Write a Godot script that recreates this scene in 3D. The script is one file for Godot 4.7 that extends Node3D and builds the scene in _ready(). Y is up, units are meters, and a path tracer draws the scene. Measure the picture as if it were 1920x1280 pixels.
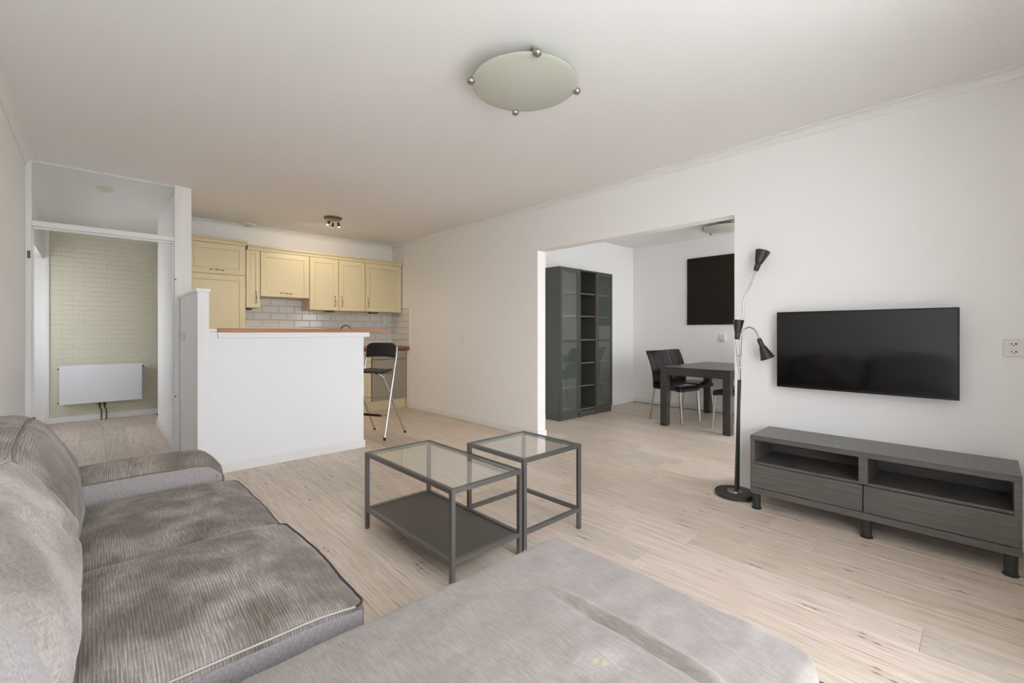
extends Node3D
# A living room with an open kitchen, a hall and a dining room. Metres, y up. The camera stands near the left wall, looking at the corner.

const CEIL := 2.555          # ceiling height
const XR := 3.563            # face of the living room's right wall
const XL := -0.39            # face of the living room's left wall
const ZW := 0.45             # inner face of the window wall
const ZK := -6.63            # face of the kitchen's back wall
const ZB := -8.1             # face of the hall's brick wall

var M := {}
var rng := RandomNumberGenerator.new()

# ------------------------------------------------------------------ mesh builder
class MB:
	var v := PackedVector3Array()
	var n := PackedVector3Array()
	var uv := PackedVector2Array()
	var ix := PackedInt32Array()

	func tri_i(a: int, b: int, c: int, nn: Vector3) -> void:
		if (v[b] - v[a]).cross(v[c] - v[a]).dot(nn) > 0.0:
			ix.append(a); ix.append(c); ix.append(b)
		else:
			ix.append(a); ix.append(b); ix.append(c)

	func poly(pts: Array, nn: Vector3, uvs: Array = []) -> void:
		var s := v.size()
		for k in pts.size():
			v.append(pts[k]); n.append(nn)
			uv.append(uvs[k] if uvs.size() > k else Vector2(pts[k].x, pts[k].z))
		for k in range(1, pts.size() - 1):
			tri_i(s, s + k, s + k + 1, nn)

	# a box from corner lo to corner hi with chamfered edges of width r
	func box(lo: Vector3, hi: Vector3, r := 0.0, xf := Transform3D()) -> void:
		var c := (lo + hi) * 0.5
		var h := (hi - lo) * 0.5
		h = Vector3(absf(h.x), absf(h.y), absf(h.z))
		r = minf(r, minf(h.x, minf(h.y, h.z)) * 0.98)
		var ax := [Vector3.RIGHT, Vector3.UP, Vector3.BACK]
		for a in 3:
			var b := (a + 1) % 3
			var d := (a + 2) % 3
			for s in [-1.0, 1.0]:
				var p := []
				for q in [[-1, -1], [1, -1], [1, 1], [-1, 1]]:
					p.append(xf * (c + ax[a] * s * h[a] + ax[b] * q[0] * (h[b] - r) + ax[d] * q[1] * (h[d] - r)))
				poly(p, (xf.basis * (ax[a] * s)).normalized())
				if r <= 0.0:
					continue
				for t in [-1.0, 1.0]:      # the chamfer between face a and face b
					var e := []
					for q in [-1.0, 1.0]:
						e.append(xf * (c + ax[a] * s * h[a] + ax[b] * t * (h[b] - r) + ax[d] * q * (h[d] - r)))
					for q in [1.0, -1.0]:
						e.append(xf * (c + ax[a] * s * (h[a] - r) + ax[b] * t * h[b] + ax[d] * q * (h[d] - r)))
					poly(e, (xf.basis * (ax[a] * s + ax[b] * t)).normalized())
		if r > 0.0:
			for s in [-1.0, 1.0]:
				for t in [-1.0, 1.0]:
					for u in [-1.0, 1.0]:
						var q := Vector3(s, t, u)
						var o: Vector3 = c + q * (h - Vector3.ONE * r)
						poly([xf * (o + Vector3(s * r, 0, 0)), xf * (o + Vector3(0, t * r, 0)), xf * (o + Vector3(0, 0, u * r))], (xf.basis * q).normalized())

	# smooth surface from a rectangular net of points; auto-oriented outwards when closed
	func net(rows: Array, wrap_u := false, flip := 0, wrap_v := false) -> void:
		var s := v.size()
		var nr := rows.size()
		var nc: int = rows[0].size()
		var acc := PackedVector3Array()
		acc.resize(nr * nc)
		var cen := Vector3.ZERO
		for r in nr:
			for c in nc:
				v.append(rows[r][c]); uv.append(Vector2(float(c) / (nc - 1), float(r) / (nr - 1)))
				cen += rows[r][c]
		cen /= float(nr * nc)
		var tris := []
		var vol := 0.0
		for r in (nr if wrap_v else nr - 1):
			for c in (nc if wrap_u else nc - 1):
				var a := r * nc + c
				var b := r * nc + (c + 1) % nc
				var d := ((r + 1) % nr) * nc + c
				var e := ((r + 1) % nr) * nc + (c + 1) % nc
				for t in [[a, b, e], [a, e, d]]:
					var f: Vector3 = (v[s + t[1]] - v[s + t[0]]).cross(v[s + t[2]] - v[s + t[0]])
					for k in t:
						acc[k] += f
					vol += f.dot(v[s + t[0]] - cen)
					tris.append(t)
		var sg := 1.0 if vol >= 0.0 else -1.0
		if flip != 0:
			sg = float(flip)
		for k in acc.size():
			n.append((acc[k] * sg).normalized() if acc[k].length() > 1e-12 else Vector3.UP)
		for t in tris:
			if sg > 0.0:
				ix.append(s + t[0]); ix.append(s + t[2]); ix.append(s + t[1])
			else:
				ix.append(s + t[0]); ix.append(s + t[1]); ix.append(s + t[2])

	# a round bar along a path; r is a number or one radius per point
	func tube(pts: Array, r, seg := 10, caps := true, loop := false) -> void:
		var rows := []
		var m := pts.size()
		var up := Vector3.ZERO
		for k in m:
			var d: Vector3
			if loop:
				d = (pts[(k + 1) % m] - pts[(k + m - 1) % m]).normalized()
			else:
				d = (pts[mini(k + 1, m - 1)] - pts[maxi(k - 1, 0)]).normalized()
			if up == Vector3.ZERO:
				up = d.cross(Vector3.UP if absf(d.y) < 0.9 else Vector3.RIGHT).normalized()
			up = (up - d * up.dot(d)).normalized()
			var w := d.cross(up)
			var rad: float = r if not (r is Array) else r[k]
			var ring := []
			for q in seg:
				var t := TAU * q / seg
				ring.append(pts[k] + (up * cos(t) + w * sin(t)) * rad)
			rows.append(ring)
		net(rows, true, 0, loop)
		if caps and not loop:
			poly(rows[0], (pts[0] - pts[1]).normalized())
			poly(rows[m - 1], (pts[m - 1] - pts[m - 2]).normalized())

	# profile of Vector2(radius, height) turned round the y axis of xf
	func lathe(prof: Array, seg := 24, xf := Transform3D(), hard := true) -> void:
		if hard:      # each band keeps its own edges
			for k in prof.size() - 1:
				var a: Vector2 = prof[k]
				var b: Vector2 = prof[k + 1]
				var t := b - a
				var nn := Vector2(t.y, -t.x).normalized()
				var s := v.size()
				for q in seg + 1:
					var w := TAU * q / seg
					var dir := Vector3(cos(w), 0, sin(w))
					for p in [a, b]:
						v.append(xf * (dir * p.x + Vector3(0, p.y, 0)))
						n.append((xf.basis * (dir * nn.x + Vector3(0, nn.y, 0))).normalized())
						uv.append(Vector2(float(q) / seg, p.y))
				for q in seg:
					var o := s + q * 2
					var mid: Vector3 = n[o] + n[o + 2]
					if a.x > 1e-6: tri_i(o, o + 2, o + 1, mid)
					if b.x > 1e-6: tri_i(o + 1, o + 2, o + 3, mid)
		else:
			var rows := []
			for p in prof:
				var ring := []
				for q in seg:
					var w := TAU * q / seg
					ring.append(xf * Vector3(cos(w) * p.x, p.y, sin(w) * p.x))
				rows.append(ring)
			net(rows, true)

	# a box with rounded edges whose surface is a fine net, bent by a function of the point and its outward direction
	func soft_box(h: Vector3, r: float, step: float, bend: Callable) -> void:
		var ids := {}
		var acc := {}
		var s := v.size()
		var tris := []
		var ax := [Vector3.RIGHT, Vector3.UP, Vector3.BACK]
		for a in 3:
			var b := (a + 1) % 3
			var d := (a + 2) % 3
			var nb := maxi(4, int(ceil(2.0 * h[b] / step)))
			var nd := maxi(4, int(ceil(2.0 * h[d] / step)))
			for sg in [-1.0, 1.0]:
				var rows := []
				for i in nb + 1:
					var row := []
					for j in nd + 1:
						var q: Vector3 = ax[a] * sg * h[a] + ax[b] * spread(i, nb) * h[b] + ax[d] * spread(j, nd) * h[d]
						var key := Vector3i((q * 20000.0).round())
						if not ids.has(key):
							var inn := Vector3(clampf(q.x, -h.x + r, h.x - r), clampf(q.y, -h.y + r, h.y - r), clampf(q.z, -h.z + r, h.z - r))
							var out := (q - inn).normalized()
							ids[key] = v.size()
							var p: Vector3 = inn + out * r
							v.append(bend.call(p, out)); uv.append(Vector2(p.x / h.x * 0.5 + 0.5, p.z / h.z * 0.5 + 0.5)); n.append(Vector3.ZERO)
						row.append(ids[key])
					rows.append(row)
				for i in nb:
					for j in nd:
						var q := [rows[i][j], rows[i + 1][j], rows[i + 1][j + 1], rows[i][j + 1]]
						for t in [[q[0], q[1], q[2]], [q[0], q[2], q[3]]]:
							if sg < 0.0:
								t = [t[0], t[2], t[1]]
							var f: Vector3 = (v[t[1]] - v[t[0]]).cross(v[t[2]] - v[t[0]])
							for k in t:
								n[k] += f
							ix.append(t[0]); ix.append(t[2]); ix.append(t[1])
		for k in range(s, v.size()):
			n[k] = n[k].normalized()

	static func spread(i: int, m: int) -> float:      # finer towards the edges
		var t := 2.0 * i / m - 1.0
		return t * 0.55 + 0.45 * sin(t * PI / 2.0)

	func mesh() -> ArrayMesh:
		var a := []
		a.resize(Mesh.ARRAY_MAX)
		a[Mesh.ARRAY_VERTEX] = v
		a[Mesh.ARRAY_NORMAL] = n
		a[Mesh.ARRAY_TEX_UV] = uv
		a[Mesh.ARRAY_INDEX] = ix
		var m := ArrayMesh.new()
		m.add_surface_from_arrays(Mesh.PRIMITIVE_TRIANGLES, a)
		return m

# ------------------------------------------------------------------ nodes
var taken := {}

func numbered(called: String) -> String:
	var k: int = taken.get(called, 0)
	taken[called] = k + 1
	return called if k == 0 else "%s_%03d" % [called, k]

func tag(o: Node3D, label: String, category: String, group := "") -> Node3D:
	o.set_meta("label", label)
	o.set_meta("category", category)
	if group:
		o.set_meta("group", group)
	return o

func thing(called: String, label: String, category: String, at := Vector3.ZERO, turn := 0.0, group := "") -> Node3D:
	var o := Node3D.new()
	o.name = numbered(called)
	add_child(o)
	o.position = at
	o.rotation.y = turn
	tag(o, label, category, group)
	return o

func part(called: String, b: MB, m: Material, parent: Node3D, at := Vector3.ZERO) -> MeshInstance3D:
	return put(called, b.mesh(), m, parent, at)

func put(called: String, mesh: Mesh, m: Material, parent: Node3D, at := Vector3.ZERO) -> MeshInstance3D:
	var o := MeshInstance3D.new()
	o.name = called
	o.mesh = mesh
	o.material_override = m
	parent.add_child(o, true)
	o.position = at
	return o

func struct(called: String, b: MB, m: Material) -> MeshInstance3D:
	var o := put(called, b.mesh(), m, self)
	o.set_meta("kind", "structure")
	return o

func struct_root(called: String) -> Node3D:
	var o := Node3D.new()
	o.name = called
	add_child(o)
	o.set_meta("kind", "structure")
	return o

func bx(lo: Vector3, hi: Vector3, r := 0.0) -> MB:
	var b := MB.new()
	b.box(lo, hi, r)
	return b

# a smooth path through points
func curve(pts: Array, m := 6) -> Array:
	var out := []
	for k in pts.size() - 1:
		var p0: Vector3 = pts[maxi(k - 1, 0)]
		var p1: Vector3 = pts[k]
		var p2: Vector3 = pts[k + 1]
		var p3: Vector3 = pts[mini(k + 2, pts.size() - 1)]
		for i in m:
			out.append(p1.cubic_interpolate(p2, p0, p3, float(i) / m))
	out.append(pts[-1])
	return out

# ------------------------------------------------------------------ materials
func mat(called: String, c: Color, rough := 0.6, metal := 0.0) -> StandardMaterial3D:
	var m := StandardMaterial3D.new()
	m.resource_name = called
	m.albedo_color = c
	m.roughness = rough
	m.metallic = metal
	M[called] = m
	return m

func rgb(r: int, g: int, b: int) -> Color:
	return Color(r / 255.0, g / 255.0, b / 255.0)

func noise(freq: float, oct := 3, sd := 1) -> FastNoiseLite:
	var f := FastNoiseLite.new()
	f.seed = sd
	f.frequency = freq
	f.fractal_octaves = oct
	f.noise_type = FastNoiseLite.TYPE_SIMPLEX_SMOOTH
	return f

func noise_tex(freq: float, oct: int, sd: int, size := 512) -> NoiseTexture2D:
	var t := NoiseTexture2D.new()
	t.width = size
	t.height = size
	t.seamless = true
	t.noise = noise(freq, oct, sd)
	return t

func triplanar(m: StandardMaterial3D, s: Vector3, world := true) -> void:
	m.uv1_triplanar = true
	m.uv1_world_triplanar = world
	m.uv1_scale = s
	m.uv1_triplanar_sharpness = 6.0

func ramp(a: Color, b: Color) -> Gradient:
	var g := Gradient.new()
	g.set_color(0, a)
	g.set_color(1, b)
	return g

func make_materials() -> void:
	var roller := noise_tex(0.05, 3, 5)      # the stipple that a paint roller leaves
	for d in [["wall_paint", rgb(249, 247, 244)], ["ceiling_paint", rgb(249, 247, 244)], ["panel_paint", rgb(246, 246, 246)]]:
		var m := mat(d[0], d[1], 0.75)
		triplanar(m, Vector3.ONE * 2.5)
		m.heightmap_enabled = true
		m.heightmap_texture = roller
		m.heightmap_scale = 0.012
	mat("trim_paint", rgb(243, 242, 238), 0.38)
	mat("radiator_paint", rgb(240, 240, 240), 0.3)
	mat("plastic_white", rgb(236, 233, 226), 0.35)
	mat("plastic_ivory", rgb(232, 222, 196), 0.4)
	mat("socket_hole", rgb(40, 36, 30), 0.7)
	var brick := mat("brick_paint", rgb(226, 220, 198), 0.5)
	triplanar(brick, Vector3.ONE * 1.6)
	brick.heightmap_enabled = true
	brick.heightmap_texture = noise_tex(0.03, 4, 9)
	brick.heightmap_scale = 0.35
	mat("brick_joint", rgb(226, 220, 198), 0.7)
	var cream := mat("cream_lacquer", rgb(224, 211, 174), 0.42)
	cream.clearcoat_enabled = false
	mat("tile_glaze", rgb(232, 230, 224), 0.12)
	mat("tile_grout", rgb(196, 190, 178), 0.85)
	mat("chrome", rgb(205, 205, 205), 0.14, 1.0)
	mat("brushed_steel", rgb(176, 172, 160), 0.34, 1.0)
	mat("handle_metal", rgb(120, 110, 92), 0.28, 1.0)
	mat("stool_metal", rgb(196, 196, 196), 0.3, 1.0)
	mat("table_metal", rgb(122, 121, 120), 0.4, 0.8)
	mat("shelf_metal", rgb(88, 83, 76), 0.45, 0.3)
	mat("black_plastic", rgb(30, 30, 30), 0.4)
	mat("black_matte", rgb(46, 46, 45), 0.55)
	mat("lamp_black", rgb(52, 53, 51), 0.38, 0.2)
	mat("rubber", rgb(24, 23, 22), 0.8)
	var lthr := mat("black_leather", rgb(36, 33, 30), 0.24)
	triplanar(lthr, Vector3.ONE * 9.0, false)
	lthr.heightmap_enabled = true
	lthr.heightmap_texture = noise_tex(0.06, 3, 21, 256)
	lthr.heightmap_scale = 0.02
	mat("screen_black", rgb(6, 6, 6), 0.08)
	mat("bezel_black", rgb(14, 14, 14), 0.25)
	var cv := mat("black_canvas", rgb(46, 43, 36), 0.85)
	cv.metallic_specular = 0.2
	mat("bookcase_black", rgb(76, 75, 68), 0.34)
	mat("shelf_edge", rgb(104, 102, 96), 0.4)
	for d in [["pane", 0.06, rgb(235, 245, 240)], ["table_glass", 0.1, rgb(205, 215, 205)], ["cabinet_glass", 0.14, rgb(150, 160, 150)]]:
		var g := mat(d[0], d[2], 0.02)
		g.albedo_color.a = d[1]
		g.transparency = BaseMaterial3D.TRANSPARENCY_ALPHA
	mat("glass_edge", rgb(128, 138, 131), 0.15)
	var fr := mat("frosted_glass", rgb(214, 216, 202), 0.3)
	fr.backlight_enabled = true
	fr.backlight = Color(0.5, 0.5, 0.46)
	var bulb := mat("spot_bulb", rgb(255, 240, 214), 0.4)
	bulb.emission_enabled = true
	bulb.emission = rgb(255, 226, 180)
	bulb.emission_energy_multiplier = 6.0
	make_wood()
	make_fabric()

func make_wood() -> void:
	# floor boards: four boards side by side in one picture, grain along v
	var w := 768
	var h := 1400
	var lane := w / 4
	var im := Image.create(w, h, false, Image.FORMAT_RGB8)
	var n1 := noise(0.011, 4, 3)
	var n2 := noise(0.055, 3, 14)
	var n3 := noise(0.25, 2, 25)
	var n4 := noise(0.012, 2, 36)
	var knots := []
	rng.seed = 77
	for k in 4:
		for q in 3:
			knots.append(Vector3(k * lane + rng.randf_range(20, lane - 20), rng.randf_range(60, h - 60), rng.randf_range(3.5, 9.0)))
	var light := rgb(233, 222, 209)
	var mid := rgb(211, 196, 179)
	var dark := rgb(128, 108, 88)
	for y in h:
		for x in w:
			var k := x / lane
			var warp := n1.get_noise_2d(x * 0.6 + k * 500, y * 0.12) * 12.0
			var crack := 0.0
			var ring := 0.0
			for q in 3:
				var kn: Vector3 = knots[k * 3 + q]
				var dx := (x - kn.x) / kn.z
				var dy := (y - kn.y) / (kn.z * 1.7)
				var d := sqrt(dx * dx + dy * dy * 0.6)
				if d < 9.0:
					warp += 16.0 * exp(-d * 0.5) * signf(dx)
					ring = maxf(ring, clampf(1.3 - d, 0.0, 1.0) * 0.75)
					crack = maxf(crack, clampf(1.0 - absf(dx) * 2.2, 0.0, 1.0) * clampf(1.0 - absf(dy) / 5.0, 0.0, 1.0) * 0.55)
			var u := x + warp
			var g1 := n1.get_noise_2d(u * 3.4 + k * 911, y * 0.16)
			var g2 := n2.get_noise_2d(u * 1.5 + k * 313, y * 0.035)
			var g3 := n3.get_noise_2d(u * 1.2, y * 0.02)
			var t := clampf(0.55 + g1 * 0.6 + g2 * 0.3, 0.0, 1.0)
			var c := mid.lerp(light, t)
			var streak := smoothstep(0.12, 0.8, -g2 + 0.35 * n4.get_noise_2d(x * 1.2 + k * 77, y * 0.4))
			c = c.lerp(dark, clampf(streak * 0.26 + maxf(0.0, g3 - 0.05) * 0.16 + ring * 0.7 + crack, 0.0, 0.92))
			im.set_pixel(x, y, c)
	var tex := ImageTexture.create_from_image(im)
	var tones := [rgb(255, 252, 248), rgb(246, 240, 234), rgb(252, 244, 240), rgb(240, 238, 234)]
	for k in tones.size():
		var m := mat("floor_oak_%d" % k, tones[k], 0.42)
		m.albedo_texture = tex
	mat("floor_joint", rgb(84, 68, 54), 0.9)
	# stained furniture wood, grain along the longest texture axis
	var img := Image.create(512, 512, false, Image.FORMAT_RGB8)
	var f1 := noise(0.02, 4, 51)
	var f2 := noise(0.2, 2, 52)
	for y in 512:
		for x in 512:
			# tile seamlessly by mirroring
			var a := x if x < 256 else 511 - x
			var b := y if y < 256 else 511 - y
			var t := 0.88 + 0.12 * f1.get_noise_2d(a * 0.3, b * 4.0) + 0.12 * f2.get_noise_2d(a * 0.06, b * 2.0)
			t = clampf(t, 0.3, 1.0)
			img.set_pixel(x, y, Color(t, t, t))
	var grain := ImageTexture.create_from_image(img)
	var st := mat("stand_wood", rgb(106, 101, 96), 0.3)
	st.albedo_texture = grain
	triplanar(st, Vector3(1.1, 1.6, 0.9))
	st.heightmap_enabled = true
	st.heightmap_texture = grain
	st.heightmap_scale = 0.015
	var tb := mat("table_wood", rgb(66, 63, 58), 0.27)
	tb.albedo_texture = grain
	triplanar(tb, Vector3(1.0, 1.6, 1.6))
	var bar := mat("bar_wood", rgb(216, 143, 92), 0.4)
	bar.albedo_texture = grain
	triplanar(bar, Vector3(0.8, 1.5, 2.0))
	var wt := mat("worktop_wood", rgb(150, 84, 50), 0.35)
	wt.albedo_texture = grain
	triplanar(wt, Vector3(0.8, 1.5, 2.0))

func make_fabric() -> void:
	var s := 512      # half a metre of ribbed velour, ribs along v
	var rib := Image.create(s, s, false, Image.FORMAT_RGB8)
	var wv := Image.create(s, s, false, Image.FORMAT_RGB8)
	var a1 := noise(0.02, 3, 61)
	var a2 := noise(0.3, 2, 62)
	var a3 := noise(0.05, 2, 63)
	var a4 := noise(0.28, 2, 64)
	for y in s:
		for x in s:
			# blend across the border so that the cloth repeats without a seam
			var bx_ := clampf((x - 448.0) / 64.0, 0.0, 1.0)
			var by_ := clampf((y - 448.0) / 64.0, 0.0, 1.0)
			var slub := lerpf(a2.get_noise_2d(x * 1.0, y * 0.03), a2.get_noise_2d((x - s) * 1.0, y * 0.03), bx_)
			var slub2 := lerpf(a2.get_noise_2d(x * 0.05 + 900.0, y), a2.get_noise_2d(x * 0.05 + 900.0, (y - s)), by_)
			var wide := lerpf(a1.get_noise_2d(x, y * 0.06), a1.get_noise_2d(x - s, y * 0.06), bx_)
			var r := 0.5 + 0.5 * sin(x * TAU * 64.0 / s + wide * 0.6)
			var th := 0.5 + 0.5 * sin(y * TAU * 128.0 / s)
			var t := 0.80 + 0.16 * (r - 0.5) + 0.10 * (th - 0.5) * r + 0.62 * maxf(0.0, slub - 0.2) - 0.16 * maxf(0.0, -slub - 0.1) + 0.3 * maxf(0.0, slub2 - 0.25)
			rib.set_pixel(x, y, Color(clampf(t, 0, 1), clampf(t, 0, 1), clampf(t, 0, 1)))
			var q := 0.88 + 0.08 * sin(x * TAU * 128.0 / s) * sin(y * TAU * 128.0 / s) + 0.1 * a4.get_noise_2d(x * 0.12, y) + 0.1 * a4.get_noise_2d(x + 500.0, y * 0.12) + 0.05 * a3.get_noise_2d(x, y)
			wv.set_pixel(x, y, Color(clampf(q, 0, 1), clampf(q, 0, 1), clampf(q, 0, 1)))
	var ribt := ImageTexture.create_from_image(rib)
	var wvt := ImageTexture.create_from_image(wv)
	# brushed patches of the nap
	var nap := noise_tex(0.006, 4, 71, 512)
	nap.color_ramp = ramp(Color(0.72, 0.70, 0.675), Color(1, 1, 1))
	nap.color_ramp.set_offset(0, 0.25)
	nap.color_ramp.set_offset(1, 0.8)
	for d in [["velour", rgb(184, 173, 163), ribt, 2.2, 0.05], ["velour_light", rgb(206, 197, 189), wvt, 2.4, 0.03], ["gusset_weave", rgb(184, 176, 172), wvt, 3.4, 0.04]]:
		var m := mat(d[0], d[1], 0.9)
		m.metallic_specular = 0.2
		m.albedo_texture = d[2]
		triplanar(m, Vector3.ONE * d[3], false)
		m.heightmap_enabled = true
		m.heightmap_texture = d[2]
		m.heightmap_scale = d[4]
		m.rim_enabled = true
		m.rim = 0.5
		m.rim_tint = 0.5
	for d in [["velour", 1.3], ["velour_light", 1.0]]:
		var m: StandardMaterial3D = M[d[0]]
		m.detail_enabled = true
		m.detail_albedo = nap
		m.detail_blend_mode = BaseMaterial3D.BLEND_MODE_MUL
		m.detail_uv_layer = BaseMaterial3D.DETAIL_UV_2
		m.uv2_triplanar = true
		m.uv2_world_triplanar = true
		m.uv2_scale = Vector3.ONE * d[1]
	mat("gap_shade_and_tie", rgb(66, 60, 56), 0.8)  # painted shade along the near seat edge; also the colour of the tie
	mat("piping_brown", rgb(128, 117, 108), 0.85)
	mat("piping_light", rgb(178, 169, 161), 0.85)
	mat("piping_cord", rgb(176, 174, 176), 0.85)
	# the chaise's cover: the same weave, with a bleached stain near its edge
	var o := 1024
	var im := Image.create(o, o, false, Image.FORMAT_RGB8)
	var e1 := noise(0.16, 2, 81)
	var e2 := noise(0.006, 3, 82)
	var e3 := noise(0.05, 3, 83)
	for y in o:
		for x in o:
			var q := 0.91 + 0.03 * e1.get_noise_2d(x * 0.06, y * 2.6) + 0.10 * e1.get_noise_2d(x * 3.2 + 700.0, y * 0.08) + 0.03 * e2.get_noise_2d(x, y) + 0.02 * e3.get_noise_2d(x, y) + 0.07 * e1.get_noise_2d(x * 5.0, y * 5.0)
			q += 0.06 * sin(x * 2.2) * sin(y * 2.2)
			var c := Color(0.635, 0.595, 0.562) * clampf(q, 0.3, 1.1)
			var d := Vector2((x - 730.0) / 40.0, (y - 622.0) / 58.0).length() + 0.35 * e3.get_noise_2d(x * 0.8, y * 0.8)
			var ringy := exp(-pow((d - 0.45) * 2.0, 2.0))
			c = c.lerp(Color(0.82, 0.82, 0.79), clampf(ringy * (0.16 + 0.6 * e1.get_noise_2d(x * 4.0, y * 4.0)), 0.0, 0.6))
			var yl := minf(Vector2((x - 725.0) / 7.0, (y - 616.0) / 10.0).length(), Vector2((x - 731.0) / 6.0, (y - 634.0) / 9.0).length()) + 0.5 * e3.get_noise_2d(x * 3.0, y * 3.0)
			c = c.lerp(Color(0.78, 0.74, 0.48), clampf(1.2 - yl, 0.0, 1.0) * 0.5)
			var dk := Vector2((x - 674.0) / 28.0, (y - 650.0) / 30.0).length() + 0.5 * e3.get_noise_2d(x + 90.0, y)
			c = c.lerp(Color(0.5, 0.46, 0.43), clampf(1.0 - dk, 0.0, 1.0) * (0.25 + 0.8 * maxf(0.0, e1.get_noise_2d(x * 4.0, y * 3.0))))
			im.set_pixel(x, y, c)
	var cover := mat("chaise_cover", Color(1, 1, 1), 0.9)
	cover.metallic_specular = 0.2
	cover.albedo_texture = ImageTexture.create_from_image(im)
	cover.rim_enabled = true
	cover.rim = 0.45
	cover.rim_tint = 0.5

# ------------------------------------------------------------------ scene
func _ready() -> void:
	rng.seed = 4
	# camera: level, 1.16 m up, with the lens shifted 17.5 px
	var cam := Camera3D.new()
	cam.name = "camera"
	add_child(cam)
	var near := 0.05
	cam.set_frustum(2.0 * near * 640.0 / 835.0, Vector2(0, -near * 17.5 / 835.0), near, 60.0)
	cam.position = Vector3(0, 1.16, 0)
	cam.rotation.y = deg_to_rad(-43.341)
	cam.current = true
	# a bright overcast sky outside the windows
	var env := Environment.new()
	env.background_mode = Environment.BG_SKY
	var sm := ProceduralSkyMaterial.new()
	sm.sky_top_color = rgb(219, 228, 244)
	sm.sky_horizon_color = rgb(238, 240, 245)
	sm.sky_curve = 0.25
	sm.ground_bottom_color = rgb(192, 195, 198)
	sm.ground_horizon_color = rgb(202, 205, 208)
	sm.ground_curve = 0.1
	sm.sky_energy_multiplier = 1.0
	sm.ground_energy_multiplier = 1.0
	var sky := Sky.new()
	sky.sky_material = sm
	env.sky = sky
	env.background_energy_multiplier = 11.0
	env.tonemap_mode = Environment.TONE_MAPPER_LINEAR
	env.tonemap_exposure = 1.02
	env.sdfgi_enabled = true
	env.ssao_enabled = true
	env.ssil_enabled = true
	var we := WorldEnvironment.new()
	we.name = "world_environment"
	we.environment = env
	add_child(we)

	make_materials()
	build_shell()
	build_floor()
	build_hall()
	build_kitchen()
	build_counter()
	build_sofa()
	build_nest_tables()
	build_tv()
	build_stand()
	build_floor_lamp()
	build_bookcases()
	build_dining()
	build_stool()
	build_ceiling_fittings()
	build_switches()

func V(x: float, y: float, z: float) -> Vector3:
	return Vector3(x, y, z)

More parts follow.
